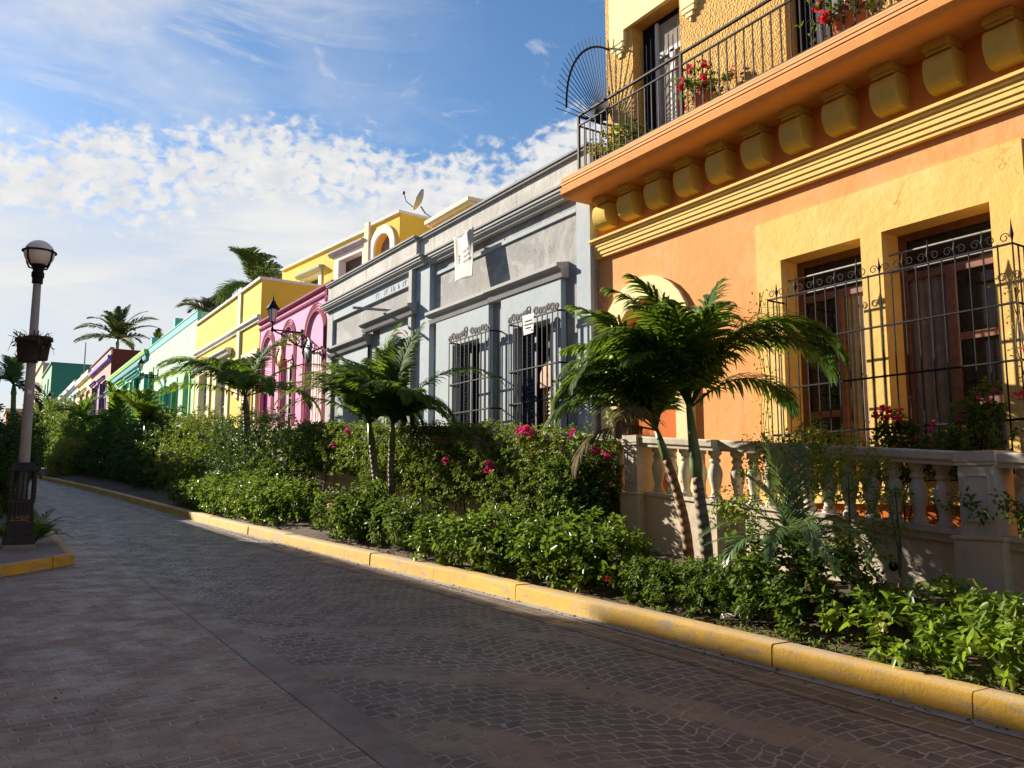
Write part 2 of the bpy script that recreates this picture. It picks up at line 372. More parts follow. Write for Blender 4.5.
def trunkmat(name, c, rings):
    m, nt, b = newmat(name)
    tc = N(nt, 'ShaderNodeTexCoord').outputs['Object']
    wv = N(nt, 'ShaderNodeTexWave', Scale=rings, Distortion=3.5, Detail=4); wv.bands_direction = 'Z'; nt.links.new(tc, wv.inputs['Vector'])
    n1 = noise(nt, tc, 5, 5, .6)
    cc = mixc(nt, ramp(nt, n1, .3, .7), mul(c, .7), mul(c, 1.25))
    cc = mixc(nt, ramp(nt, wv.outputs['Fac'], .6, .95, 0, .7), cc, mul(c, .35))
    nt.links.new(cc, b.inputs['Base Color']); b.inputs['Roughness'].default_value = .8
    bp = N(nt, 'ShaderNodeBump', Strength=.9, Distance=.025); nt.links.new(wv.outputs['Fac'], bp.inputs['Height']); nt.links.new(bp.outputs[0], b.inputs['Normal'])
    return m
M['trunk'] = trunkmat('palm_trunk', (.24, .19, .13), 3.0)
M['trunk_red'] = trunkmat('reddish_palm_trunk', (.30, .17, .09), 3.0)
def kerbmat():
    m, nt, b = newmat('yellow_kerb_paint')
    tc = N(nt, 'ShaderNodeTexCoord').outputs['Object']
    g = N(nt, 'ShaderNodeNewGeometry'); sp = N(nt, 'ShaderNodeSeparateXYZ'); nt.links.new(g.outputs['Normal'], sp.inputs[0])
    y1 = (.66, .385, .04)
    c = mixc(nt, ramp(nt, noise(nt, tc, 1.3, 5, .65), .3, .7), mul(y1, .82), mul(y1, 1.12))
    scuff = math_(nt, 'MAXIMUM', ramp(nt, noise(nt, mapping(nt, tc, (1, .5, 2)), 5, 7, .75), .52, .64, 0, .85), ramp(nt, noise(nt, tc, .9, 6, .75, .6), .52, .66, 0, .6))
    c = mixc(nt, scuff, c, (.33, .27, .19))
    top = math_(nt, 'MULTIPLY', ramp(nt, sp.outputs[2], .7, .97), ramp(nt, noise(nt, tc, 2.0, 6, .7), .35, .62, .25, .95))
    c = mixc(nt, top, c, (.46, .35, .22))
    nt.links.new(c, b.inputs['Base Color']); b.inputs['Roughness'].default_value = .75
    bp = N(nt, 'ShaderNodeBump', Strength=.5, Distance=.012); nt.links.new(noise(nt, tc, 30, 6, .7), bp.inputs['Height']); nt.links.new(bp.outputs[0], b.inputs['Normal'])
    return m
M['kerb'] = kerbmat()
M['street'] = cobble('street_cobbles', (.095, .082, .075), (.17, .145, .13), (.38, .345, .31), .15, .13, 2.1, .30, True, 0.0, .07)
M['plaza'] = cobble('plaza_bricks', (.27, .205, .165), (.175, .135, .11), (.40, .33, .27), .21, .105, 0, 0, True, .12, .05, .6)
M['edge_stone'] = cobble('edge_course', (.11, .085, .073), (.17, .13, .11), (.40, .355, .31), .42, .21, 0, 0, False, PI / 2, .02)
M['border_stone'] = cobble('border_course', (.17, .14, .12), (.20, .165, .14), (.22, .19, .165), .9, .26, 0, 0, False, PI / 2, .02)
# ---------------------------------------------------------------- ground, street, kerbs
def road(y): return .04 * (y - 5)
def interp(tab, y): return float(np.interp(y, [a for a, b in tab], [b for a, b in tab]))
RAIL = [(-12, .75), (-4, 1.40), (4.5, 1.965), (7.85, 2.245), (10.3, 2.45), (13.8, 2.78), (21.5, 3.3), (29.7, 3.72), (45, 4.6), (60, 5.4), (80, 6.5), (100, 7.4), (140, 9.6), (220, 13)]
def rail(y): return interp(RAIL, y)
def grow(a, b, c, d, k=.04): return rect(a - k, b + k, c - k, d + k)
KERB = [(-12, 6.3), (0, 6.28), (3, 6.2), (6, 6.1), (9, 6.03), (12.6, 5.68), (18, 5.32), (23.7, 5.04), (38.8, 4.60), (55, 3.75), (75, 1.9), (90, -1)]
def kx(y):
    return sum(interp(KERB, y + d) for d in (-2, -1, 0, 1, 2)) / 5
def sheet(name, rows, mat, kind='structure'):      # rows of (left xyz, right xyz)
    mb = MB(); vs = []; fs = []
    n = len(rows[0])
    for r in rows: vs += r
    for i in range(len(rows) - 1):
        for j in range(n - 1): fs.append((i*n+j, i*n+j+1, (i+1)*n+j+1, (i+1)*n+j))
    mb.add(vs, fs); o = mb.build(name, mat, base=(0, 0, 0)); o['kind'] = kind; return o
YS = [-12 + 1.5 * i for i in range(70)]
sheet('ground', [[(-500, y, road(y) - .25), (600, y, road(y) - .25)] for y in (-300, 0, 800)], M['soil'])
XB = 2.15
sheet('street', [[(XB + .25, y, road(y)), (max(kx(y) - .55, XB + .26), y, road(y))] for y in YS], M['street'])
sheet('edge_course', [[(kx(y) - .58, y, road(y) + .004), (kx(y) - .14, y, road(y) + .004)] for y in YS], M['edge_stone'])
sheet('gutter', [[(kx(y) - .15, y, road(y) + .009), (kx(y) + .02, y, road(y) + .009)] for y in YS], M['concrete'])
sheet('border_course', [[(XB - .02, y, road(y) + .004), (XB + .28, y, road(y) + .004)] for y in YS], M['border_stone'])
sheet('plaza_paving', [[(-14, y, road(y)), (XB, y, road(y))] for y in YS], M['plaza'])
def kerb(name, path, h, w, seg=(1.3, 2.3)):         # painted kerb cast in lengths with open joints
    pts = [Vector(p) for p in path]; mb = MB()
    L = [0]
    for a, b in zip(pts, pts[1:]): L.append(L[-1] + (b - a).length)
    def P(s):
        s = min(max(s, 0), L[-1])
        i = max(j for j in range(len(L)) if L[j] <= s + 1e-9); i = min(i, len(pts) - 2)
        t = (s - L[i]) / (L[i+1] - L[i]); return pts[i].lerp(pts[i+1], t)
    s = 0
    while s < L[-1] - .3:
        l = random.uniform(*seg); e = min(s + l, L[-1])
        n = max(2, int((e - s) / .5) + 1); dh = random.uniform(-.008, .008); dx = random.uniform(-.008, .008)
        rows = []
        for k in range(n):
            q = s + .006 + (e - s - .012) * k / (n - 1)
            p = P(q); t = (P(q + .05) - P(q - .05)); t.z = 0; t.normalize(); nn = Vector((t.y, -t.x, 0))
            jit = random.uniform(-.004, .004)
            prof = [(-.012, -.2), (.002, h - .035), (.010, h - .010), (.028, h), (w - .03, h - .004), (w, h - .02), (w, -.2)]
            rows.append([p + nn * (a + dx + jit) + Vector((0, 0, z + dh)) for a, z in prof])
        m = 7; vs = [v for r in rows for v in r]
        fs = [(i*m+j, i*m+j+1, (i+1)*m+j+1, (i+1)*m+j) for i in range(n - 1) for j in range(m - 1)]
        fs += [tuple(range(m))[::-1], tuple(range((n-1)*m, n*m))]
        mb.add(vs, fs); s = e
    o = mb.build(name, M['kerb'], smooth=True, base=(0, 0, 0)); o['kind'] = 'structure'
    e = o.modifiers.new('e', 'EDGE_SPLIT'); e.split_angle = .7
    return o
kerb('kerb', [(kx(y), y, road(y)) for y in np.arange(-6.55, 85, 1.0)], .2, .29)
KL = [(-1.05, -8), (-1.05, 11.4), (-.75, 12.7), (.44, 13.9), (1.25, 14.75), (1.5, 15.1), (1.5, 15.6), (1.42, 22), (1.25, 30), (.8, 42), (0, 55), (-1.6, 75)]
lk = []
for (x0, y0), (x1, y1) in zip(KL, KL[1:]):
    n = max(1, int(math.hypot(x1 - x0, y1 - y0)))
    lk += [(x0 + (x1 - x0) * k / n, y0 + (y1 - y0) * k / n) for k in range(n)]
lk.append(KL[-1])
kerb('kerb', [(x, y, road(y)) for x, y in lk[::-1]], .17, .16)
sheet('pavement', [[(-14, y, road(y) + .155), (x - .1, y, road(y) + .155)] for x, y in lk], M['paving'])
def bedz(x, y):
    k = kx(y) + .25; t = (x - k) / (8.2 - k)
    return road(y) + .14 + .42 * max(0, min(1, t)) + .03 * math.sin(3.1 * x + 1.7 * y) * math.sin(2.3 * y)
sheet('planting_bed', [[(kx(y) + .24 + (8.4 - kx(y) - .24) * j / 8, y, bedz(kx(y) + .24 + (8.4 - kx(y) - .24) * j / 8, y)) for j in range(9)] for y in np.arange(-10, 90, .4)], M['soil'])
sheet('raised_sidewalk', [[(8.2, y, rail(y) - .92), (9.9, y, rail(y) - .92)] for y in np.arange(-12, 200, 2.0)], M['paving'])

# ---------------------------------------------------------------- garden wall with balustrade
gw = thing('garden_wall', (8.3, 10, 0), 'weathered stone garden wall with balustrade and vase-shaped balusters in front of the orange house', 'garden wall')
def wx(y): return 8.10 if y > 7.62 else 8.235
ys = [-10, -4, 0, 2, 4.5, 6, 7.62]
def wallrun(ys, xf, top, bot=lambda y: road(y) - .2, thick=.3):
    mb = MB(); vs = []; n = len(ys)
    for y in ys: vs += [(xf, y, bot(y)), (xf, y, top(y)), (xf + thick, y, top(y)), (xf + thick, y, bot(y))]
    fs = [(i*4+j, i*4+(j+1) % 4, (i+1)*4+(j+1) % 4, (i+1)*4+j) for i in range(n - 1) for j in range(4)]
    return mb.add(vs, fs + [(0, 1, 2, 3), tuple(range(4*n-4, 4*n))])
led = lambda y: rail(y) - .80
w = wallrun(ys, 8.235, led); w2 = wallrun([7.62, 8.5, 9.6, 10.3, 12.4], 8.10, led, thick=.435)
w.add(w2.v, w2.f)
w.build('wall', M['stone'], gw, bevel=.012)
# small ledge moulding under the balusters
lm = MB()
for y0, y1, xf in ((-10, -4, 8.205), (-4, 4.5, 8.205), (4.5, 7.6, 8.205), (7.6, 10.3, 8.07), (10.3, 12.4, 8.07)):
    lm.extrude_y([(xf, led(y0) - .035), (xf, led(y0) + .012), (xf + .34, led(y0) + .012), (xf + .34, led(y0) - .035)], y0, y1, led(y1) - led(y0))
lm.build('ledge', M['baluster'], gw)
rl = MB()
for y0, y1, xf in ((-10, -4, 8.16), (-4, 4.5, 8.16), (4.5, 7.62, 8.16), (7.62, 10.3, 8.03), (10.3, 12.4, 8.03)):
    d = rail(y1) - rail(y0); r = rail(y0)
    rl.extrude_y([(xf + .03, r - .15), (xf + .03, r - .115), (xf, r - .09), (xf, r - .018), (xf + .018, r), (xf + .34, r), (xf + .358, r - .018), (xf + .358, r - .09), (xf + .33, r - .115), (xf + .33, r - .15)], y0, y1, d)
rl.build('rail', M['baluster'], gw, bevel=.006)
BP = [(.085, 0), (.085, .045), (.066, .055), (.066, .075), (.056, .10), (.062, .16), (.082, .25), (.094, .33), (.090, .38), (.070, .44), (.052, .475), (.06, .49), (.074, .50), (.074, .53), (.056, .545), (.06, .575), (.088, .60), (.088, .66)]
bme = None
piers = [(4.14, 4.49), (9.05, 9.33), (-.5, -.15), (12.1, 12.4)]
y = -3.4; k = 0
while y < 12.0:
    if not any(a - .13 < y < b + .13 for a, b in piers):
        xc = 8.355 if y < 7.62 else 8.235
        if bme is None:
            o = MB().lathe(BP, n=18).build('baluster', M['baluster'], None, True, base=(0, 0, 0)); bme = o.data
            e = o.modifiers.new('e', 'EDGE_SPLIT'); e.split_angle = .9
        else:
            o = bpy.data.objects.new('baluster', bme); COL.objects.link(o)
            e = o.modifiers.new('e', 'EDGE_SPLIT'); e.split_angle = .9
        o.parent = gw; OFF[o.name] = OFF[gw.name]
        o.location = Vector((xc, y, led(y) + .008)) - OFF[gw.name]; o.rotation_euler = (0, 0, random.uniform(0, 6))
        o.scale = (1, 1, random.uniform(.985, 1.0))
    y += .272
for a, b in piers:
    xf = 8.15 if a < 7 else 8.02; c = (a + b) / 2; r = rail(c)
    p = MB().box(xf, xf + .36, a, b, led(c) - .02, r - .1); p.box(xf - .03, xf + .40, a - .03, b + .03, r - .1, r + .004)
    p.box(xf - .02, xf + .38, a - .02, b + .02, r - .135, r - .1)
    f = xf - .012                                     # raised frame round a sunk panel
    for (q0, q1, z0, z1) in ((a + .05, a + .075, led(c) + .12, r - .22), (b - .075, b - .05, led(c) + .12, r - .22), (a + .075, b - .075, r - .245, r - .22), (a + .075, b - .075, led(c) + .12, led(c) + .145)):
        p.box(f, xf + .01, q0, q1, z0, z1)
    o = p.build('pier', M['baluster'], gw, bevel=.006)
    q = MB().box(xf - .045, xf + .1, a - .06, b + .06, led(c) - .62, led(c) - .05); q.box(xf - .06, xf + .1, a - .08, b + .08, led(c) - .05, led(c) - .012)
    q.build('plinth', M['stone'], o, bevel=.01)
d = MB().lathe([(.05, 0), (.05, .01)], (0, 0, 0), 12)
dv = [(8.235 - .006 - z, 5.28 + x, .78 + yy) for x, yy, z in d.v]
MB().add(dv, d.f).build('drain_hole', M['void'], gw)
rw = thing('garden_wall', (8.3, 30, 0), 'long rendered retaining wall behind the flowering hedge, below the grey and pink houses', 'retaining wall')
yy = [12.4, 13.8, 17, 21.5, 25, 29.7, 37, 45, 52, 60, 70, 80]
wallrun(yy, 8.12, lambda y: rail(y) - .12, thick=.34).build('wall', M['stone'], rw)
cp = wallrun(yy, 8.06, lambda y: rail(y), lambda y: rail(y) - .118, .44); cp.build('coping', M['baluster'], rw)

# ---------------------------------------------------------------- houses
XF = 9.6
def shell(mb, y0, y1, z0, z1, x0=9.62, depth=10.0):   # sides, back and roof behind a front sheet
    x1 = x0 + depth
    return mb.add([(x0, y0, z0), (x0, y0, z1), (x1, y0, z1), (x1, y0, z0), (x0, y1, z0), (x0, y1, z1), (x1, y1, z1), (x1, y1, z0)],
                  [(0, 1, 2, 3), (4, 7, 6, 5), (3, 2, 6, 7), (1, 5, 6, 2)])
def window(root, y0, y1, z0, z1, x, frame_m, pane_m, bars=(1, 1), fw=.07, name='window', arched=0, hw=None):
    """recessed framed window filling a rectangular opening; the frame is a part, the pane a sub-part"""
    f = MB()
    f.box(x, x + .06, y0, y0 + fw, z0, z1); f.box(x, x + .06, y1 - fw, y1, z0, z1)
    f.box(x, x + .06, y0 + fw, y1 - fw, z1 - fw, z1); f.box(x, x + .06, y0 + fw, y1 - fw, z0, z0 + fw)
    nx, nz = bars
    for i in range(1, nx + 1):
        c = y0 + (y1 - y0) * i / (nx + 1); f.box(x + .004, x + .055, c - fw * .5, c + fw * .5, z0 + fw, z1 - fw)
    for i in range(1, nz + 1):
        c = z0 + (z1 - z0) * i / (nz + 1); f.box(x + .01, x + .05, y0 + fw, y1 - fw, c - fw * .35, c + fw * .35)
    fo = f.build(name, frame_m, root)
    MB().box(x + .03, x + .045, y0 + .01, y1 - .01, z0 + .01, z1 - .01).build('pane', pane_m, fo)
    return fo
def scroll(mb, c, r, plane_x, r0=.008, turns=1.3, s=1):  # wrought-iron C scroll in the facade plane
    pts = []
    for k in range(15):
        t = k / 14; a = turns * 2 * PI * t; q = r * (1 - .62 * t)
        pts.append((plane_x, c[0] + s * q * math.cos(a), c[1] + q * math.sin(a)))
    mb.tube(pts, r0, 5)
def finial(mb, x, y, z, h=.16, r=.022):
    mb.lathe([(.006, 0), (.010, h * .1), (r, h * .35), (r * .55, h * .6), (.002, h)], (x, y, z), 8)

# --- orange house -------------------------------------------------------------
oh = thing('house', (9.6, 6, .9), 'two storey orange house with corbelled balcony, railing and tall barred windows', 'house')
WL = (6.34, 7.62, 1.68, 4.85); WR = (4.69, 6.04, 1.68, 4.85)
AR = arch(10.53, .74, .9, 4.10)
w = MB().wall(rect(-6, 11.81, .4, 6.9), [AR, grow(*WL), grow(*WR), rect(.9, 2.2, 1.68, 4.85)], XF, .42)
shell(w, -6, 11.81, .4, 6.92)
w.build('wall', M['orange'], oh)
# yellow surround panel
MB().wall(rect(4.30, 8.05, 1.46, 5.475), [rect(*WL), rect(*WR)], XF - .05, .46).add(
    [(XF - .05, y, z) for y, z in rect(4.30, 8.05, 1.46, 5.475)] + [(XF, y, z) for y, z in rect(4.30, 8.05, 1.46, 5.475)], [(0, 1, 5, 4), (1, 2, 6, 5), (2, 3, 7, 6), (3, 0, 4, 7)]).build('window_surround', M['yellow_panel'], oh)
MB().extrude_y([(9.50, 1.40), (9.50, 1.50), (9.53, 1.53), (9.66, 1.53), (9.66, 1.40)], 4.26, 8.09).build('sill', M['yellow_trim'], oh)
MB().box(9.575, 9.62, -6, 11.8, .4, 1.38).build('dado', M['deep_orange'], oh)
# arched doorway
ro = arch(10.555, 1.145, 1.2, 4.10); ri = arch(10.53, .74, 1.2, 4.10)
MB().band(ro, ri, XF - .07, XF).build('arch_surround', M['pale_yellow'], oh)
d = MB().box(10.02, 10.06, 9.7, 11.36, .8, 5.0).build('door', M['wood_dark'], oh)
e = MB()
for a, b, c, q in ((9.80, 9.90, .9, 4.1), (10.46, 10.58, .9, 4.1), (11.14, 11.26, .9, 4.1), (9.9, 11.14, 2.9, 3.0), (9.9, 11.14, 4.0, 4.12)): e.box(9.98, 10.03, a, b, c, q)
e.build('door_frame', M['wood'], d)
pb = MB().box(9.70, 10.0, 9.8, 10.92, .9, 2.95); pb.build('porch_parapet', M['deep_orange'], oh, bevel=.01)
MB().box(9.67, 10.0, 9.8, 10.98, 2.953, 3.05).build('parapet_cap', M['cream'], oh)
# lower cornice moulding
mp = [(9.63, 5.84), (9.52, 5.84), (9.52, 5.885), (9.50, 5.895), (9.50, 5.96), (9.48, 5.97), (9.48, 6.03), (9.465, 6.04), (9.465, 6.095), (9.43, 6.11), (9.43, 6.135), (9.40, 6.145), (9.40, 6.185), (9.63, 6.205)]
MB().extrude_y(mp, -6, 11.85).build('cornice', M['yellow_trim'], oh)
MB().box(9.59, 9.63, -6, 11.80, 6.21, 6.93).build('frieze', M['frieze'], oh)
# corbels: scroll brackets under the slab
def corbel(yc, w=.36):
    y0, y1 = yc - w / 2, yc + w / 2
    mb = MB()
    mb.box(9.27, 9.60, y0 + .02, y1 - .02, 6.80, 6.90); mb.box(9.31, 9.6, y0 + .03, y1 - .03, 6.76, 6.80)
    pr = [(9.6, 6.80), (9.22, 6.80)]
    for k in range(13):
        a = PI * .62 - (PI * .62 + PI * .55) * k / 12
        pr.append((9.30 - .19 * math.sin(a + .5), 6.565 + .21 * math.cos(a + .5 - 0) if False else 6.575 + .225 * math.cos(PI * k / 12)))
    pr = [(9.6, 6.758), (9.37, 6.758)] + [(9.39 - .125 * math.sin(PI * k / 16) ** .9 + .06 * (k / 16) ** 2, 6.545 + .213 * math.cos(PI * k / 16)) for k in range(1, 17)] + [(9.52, 6.325), (9.6, 6.34)]
    mb.extrude_y(pr, y0, y1)
    return mb.build('corbel', M['mustard'], oh, bevel=.006)
for yc in (11.40, 10.71, 10.00, 9.29, 8.58, 7.87, 7.17, 6.46, 5.75, 5.04, 4.33, 3.62, 2.91, 2.2, 1.5, .8, .1): corbel(yc)
sp = [(9.62, 6.90), (8.90, 6.90), (8.84, 6.915), (8.775, 6.97), (8.76, 7.085), (9.62, 7.085)]
MB().extrude_y(sp, -6, 11.86).build('balcony_slab', M['orange_trim'], oh)
se = MB()
for z0, z1, x in ((7.087, 7.122, 8.79), (7.122, 7.134, 8.82), (7.134, 7.172, 8.775), (7.172, 7.184, 8.81), (7.184, 7.222, 8.765), (7.222, 7.232, 8.80), (7.232, 7.262, 8.77)): se.box(x, 9.62, -6, 11.855 - (x - 8.76) * .5, z0, z1)
se.build('slab_edge', M['peach_trim'], oh)
MB().box(8.9, 9.3, 11.3, 11.84, 7.262, 7.27).build('slab_tile', M['terracotta'], oh)
# upper storey
D1 = (9.54, 10.74, 7.27, 9.98); D2 = (6.15, 7.40, 7.27, 9.98); D3 = (2.8, 4.0, 7.27, 9.98)
w = MB().wall(rect(-6, 11.5, 7.24, 12.4), [rect(*D1), rect(*D2), rect(*D3)], XF, .26); shell(w, -6, 11.5, 7.24, 12.4)
w.build('upper_wall', M['rough_ochre'], oh)
for (a, b, c, q) in (D1, D2, D3):
    s = MB()
    s.wall([(a - .42, 9.60), (a - .10, 9.60), (a - .10, 10.02 - .04), (b + .16, 9.98), (b + .16, 9.78), (b + .56, 9.78), (b + .56, 10.9), (a - .42, 10.9)], [], 9.52, .1)
    s.box(9.523, 9.60, b + .16, b + .56, 9.78, 10.9); s.box(9.523, 9.60, a - .42, a - .1, 9.60, 10.9); s.box(9.523, 9.60, a - .1, b + .16, 9.98, 10.9)
    for side in ((b + .17, b + .53), (a - .40, a - .12)):
        z = 9.775 if side[0] > b else 9.595
        for k in range(3): s.box(9.53 + .015 * k, 9.60, side[0] + .05 * k, side[1] - .07 * k, z - .085 * (k + 1), z - .085 * k - .003)
    s.build('door_hood', M['pale_yellow'], oh)
    y0, y1 = a + .02, b - .02
    o = MB().box(9.86, 9.88, y0 - .05, y1 + .05, c, q + .02).build('balcony_door', M['void'], oh)
    f = MB()
    for (p0, p1, z0, z1) in ((y0, y0 + .08, c, 9.9), (y1 - .42, y1 - .36, c, 9.9), ((y0 + y1) / 2 - .26, (y0 + y1) / 2 - .14, c, 9.25), (y0 + .08, y1 - .42, 9.20, 9.30), (y0 + .08, y1 - .42, 7.27, 7.5)):
        f.box(9.80, 9.85, p0, p1, z0, z1)
    f.build('frame', M['white_frame'], o)
    MB().box(9.835, 9.84, y0 + .08, y1 - .42, 7.5, 9.85).build('pane', M['curtain'], o)
    g = MB()
    for k in range(9): g.tube([(9.77, y0 + .08 + k * .115, 7.3), (9.77, y0 + .08 + k * .115, 9.6 + .06 * (k % 2))], .006, 4)
    g.build('door_bars', M['grey_rod'], o)
# railing
rg = MB(); RX = 8.93; RY = 11.5
for z, h, w_ in ((8.39, .03, .05), (8.20, .022, .035), (7.36, .025, .035)):
    rg.box(RX - w_ / 2, RX + w_ / 2, -6, RY, z - h / 2, z + h / 2)
    rg.box(RX + w_ / 2, XF, RY - w_ / 2, RY + w_ / 2, z - h / 2, z + h / 2)
yy = RY - .165
posts = (11.5, 8.87, 6.2, 3.5, .8, -2)
while yy > -6:
    if min(abs(yy - p) for p in posts) > .06: rg.box(RX - .009, RX + .009, yy - .009, yy + .009, 7.36, 8.20)
    yy -= .162
for k in range(1, 4): rg.box(RX + k * .165 - .009, RX + k * .165 + .009, RY - .009, RY + .009, 7.36, 8.2)
ro = rg.build('balcony_railing', M['iron_rail'], oh)
for p in posts: MB().box(RX - .022, RX + .022, p - .022, p + .022, 7.26, 8.385).build('post', M['iron_rail'], ro)
# fan of spikes guarding the end of the balcony
fg = MB(); cx, cz = 9.52, 8.32; Yf = 11.42
pts = []
for k in range(25):
    a = PI * (1.0 - .62 * k / 24)
    pts.append((cx + .93 * math.cos(a) * (1.0 if k < 14 else 1), Yf, cz + .12 + 1.42 * math.sin(a) ** .9 if math.sin(a) > 0 else cz + .12))
fg.tube(pts, .022, 6)
for k in range(24):
    a = PI * (1.0 - .60 * k / 23) ; c, s_ = math.cos(a), math.sin(a)
    fg.tube([(cx + .10 * c, Yf + .01, cz + .10 * s_), (cx + 1.17 * c, Yf + .01, cz + .06 + 1.68 * s_)], [.011, .006], 5)
fg.build('spiked_guard', M['iron'], oh)
# tall windows behind the grille
for (a, b, c, q), lit in ((WL, 0), (WR, 1)):
    x = 9.93
    f = MB(); fw = .085; mid = (a + b) / 2 + (.03 if lit else -.02)
    tz = 4.28
    for (p0, p1, z0, z1) in ((a, a + fw, c, q), (b - fw, b, c, q), (a + fw, b - fw, q - .09, q), (a + fw, b - fw, tz - .05, tz + .05), (mid - .055, mid + .055, c, tz - .05)):
        f.box(x - .02, x + .06, p0, p1, z0, z1)
    g0, g1 = (a + fw, mid - .055) if lit else (mid + .055, b - fw)
    for z in (3.42, 2.62, 2.0): f.box(x - .008, x + .05, g0, g1, z - .045, z + .045)
    fo = f.build('window', M['wood'], oh)
    MB().box(x + .035, x + .05, a + .02, b - .02, c, q - .02).build('pane', M['glass'], fo)
    s0, s1 = (mid + .055, b - fw) if lit else (a + fw, mid - .055)
    cu = MB(); n = 14; vs = []
    for k in range(n + 1):
        yk = s0 + (s1 - s0) * k / n; xx = x + .022 + .010 * math.sin(k * 2.4)
        vs += [(xx, yk, c + .02), (xx, yk, tz - .05)]
    cu.add(vs, [(2*k, 2*k+1, 2*k+3, 2*k+2) for k in range(n)]); cu.build('curtain', M['curtain'], fo)
    r = MB()
    for z in (4.56, 4.33): r.tube([(9.70, a - .02, z), (9.70, b + .02, z)], .014, 6)
    r.build('security_rod', M['grey_rod'], oh)
window(oh, .9, 2.2, 1.68, 4.85, 9.93, M['wood'], M['glass'])
# projecting iron grille
gr = MB(); GX = 9.24; g0, g1 = 4.33, 7.62; zt, zb = 4.22, 1.75
for z in (zt, 3.57, 2.95, 2.32): gr.tube([(9.6, g0, z), (GX, g0, z), (GX, g1, z), (9.6, g1, z)], .0135, 6)
k = 0; yk = g0
nb = 21
for k in range(nb + 1):
    yk = g0 + (g1 - g0) * k / nb; gr.tube([(GX, yk, zb), (GX, yk, zt + .02)], .0095, 5)
    if k % 2 == 0: finial(gr, GX, yk, zt + .01, .20 if k % 6 else .26, .022)
    if k < nb:
        yc = yk + (g1 - g0) / nb / 2
        scroll(gr, (yc, zt + .075), .055, GX, .006, 1.2, 1 if k % 2 else -1)
for xx in (9.36, 9.48):
    for yk in (g0, g1): gr.tube([(xx, yk, zb), (xx, yk, zt)], .0095, 5)
for yk in (g0, g1): gr.tube([(GX, yk, zb), (9.6, yk, zb)], .0135, 6)
gr.build('window_grille', M['iron'], oh)

# --- grey house ---------------------------------------------------------------
gh = thing('house', (9.5, 18.6, 2), 'long single storey grey house with weathered parapet and barred navy windows', 'house')
GXF = 9.5
gW = [(15.79, 17.05, 2.5, 4.95), (13.06, 14.40, 2.4, 4.93)]
DA = arch(19.95, .62, 2.6, 4.95, .62); LW = (22.4, 23.9, 2.9, 5.2)
w = MB().wall(rect(11.82, 19.0, 1.2, 7.25), [grow(*q) for q in gW], GXF, .4)
w.wall(rect(19.0, 25.42, 1.4, 7.25), [arch(19.95, .66, 2.5, 4.95, .66), grow(*LW)], GXF - .06, .46)
w.box(GXF - .06, GXF, 19.0, 19.02, 1.4, 7.24)
shell(w, 11.82, 25.42, 1.2, 8.0, GXF + .02)
w.build('wall', M['grey_wall'], gh)
p = MB(); p.box(9.47, 9.8, 11.82, 18.98, 7.45, 8.02); p.box(9.36, 9.8, 19.0, 25.40, 7.5, 8.06); p.build('parapet', M['parapet'], gh)
p = MB(); p.box(9.40, 9.84, 11.82, 18.98, 8.02, 8.07); p.box(9.37, 9.86, 11.82, 18.985, 8.075, 8.12); p.box(9.30, 9.84, 19.0, 25.42, 8.062, 8.11); p.box(9.27, 9.86, 18.99, 25.43, 8.114, 8.16)
p.build('parapet_coping', M['grey_mid'], gh)
cpf = lambda x, z: [(x + .4, z), (x + .10, z), (x + .10, z + .05), (x + .03, z + .09), (x + .03, z + .13), (x, z + .14), (x, z + .19), (x + .02, z + .21), (x + .4, z + .24)]
MB().extrude_y(cpf(9.26, 7.22), 11.82, 18.40).extrude_y(cpf(9.16, 7.24), 18.38, 25.45).build('cornice', M['grey_light'], gh)
MB().extrude_y([(9.23, 7.43), (9.23, 7.475), (9.5, 7.51), (9.5, 7.43)], 11.82, 18.40).extrude_y([(9.13, 7.45), (9.13, 7.495), (9.5, 7.53), (9.5, 7.45)], 18.38, 25.46).build('cornice_cap', M['grey_mid'], gh)
f = MB().box(9.455, 9.52, 12.3, 18.1, 6.90, 6.98); f.box(9.36, 9.45, 19.2, 24.9, 6.90, 7.235); f.build('frieze', M['grey_pale'], gh)
for bx, mt in (((9.36, 9.52, 18.22, 18.98, 1.3, 7.218), 'grey_pale'), ((9.42, 9.52, 11.823, 12.24, 1.2, 7.215), 'grey_pale'), ((9.24, 9.45, 19.003, 19.18, 1.4, 7.235), 'grey_light'), ((9.36, 9.46, 24.95, 25.415, 1.4, 7.235), 'grey_light')): MB().box(*bx).build('pilaster', M[mt], gh)
for (a, b, c, q), (s0, s1) in zip(gW, ((15.40, 17.88), (12.70, 14.88))):
    MB().wall(rect(s0, s1, 1.9, 5.66), [rect(a, b, c, q)], GXF - .12, .5).box(GXF - .118, GXF + .01, s0, s0 + .02, 1.9, 5.655).box(GXF - .118, GXF + .01, s1 - .02, s1, 1.9, 5.655).build('window_surround', M['grey_pale'], gh)
hp = lambda x, z: [(x + .3, z), (x + .14, z), (x + .10, z + .09), (x + .10, z + .14), (x, z + .20), (x, z + .27), (x + .3, z + .33)]
MB().extrude_y(hp(9.22, 5.66), 15.36, 18.21).extrude_y(hp(9.21, 5.665), 12.60, 15.34).build('window_hood', M['grey_light'], gh, bevel=.004)
MB().extrude_y(hp(9.06, 6.03), 18.86, 22.1).build('door_hood', M['grey_mid'], gh, bevel=.004)
MB().extrude_y(hp(9.16, 5.72), 22.0, 24.95).build('window_hood', M['grey_mid'], gh, bevel=.004)
MB().wall(rect(19.2, 21.2, 2.0, 6.03), [DA], GXF - .15, .5).box(9.352, 9.44, 21.18, 21.2, 2, 6.025).build('door_surround', M['grey_pale'], gh)
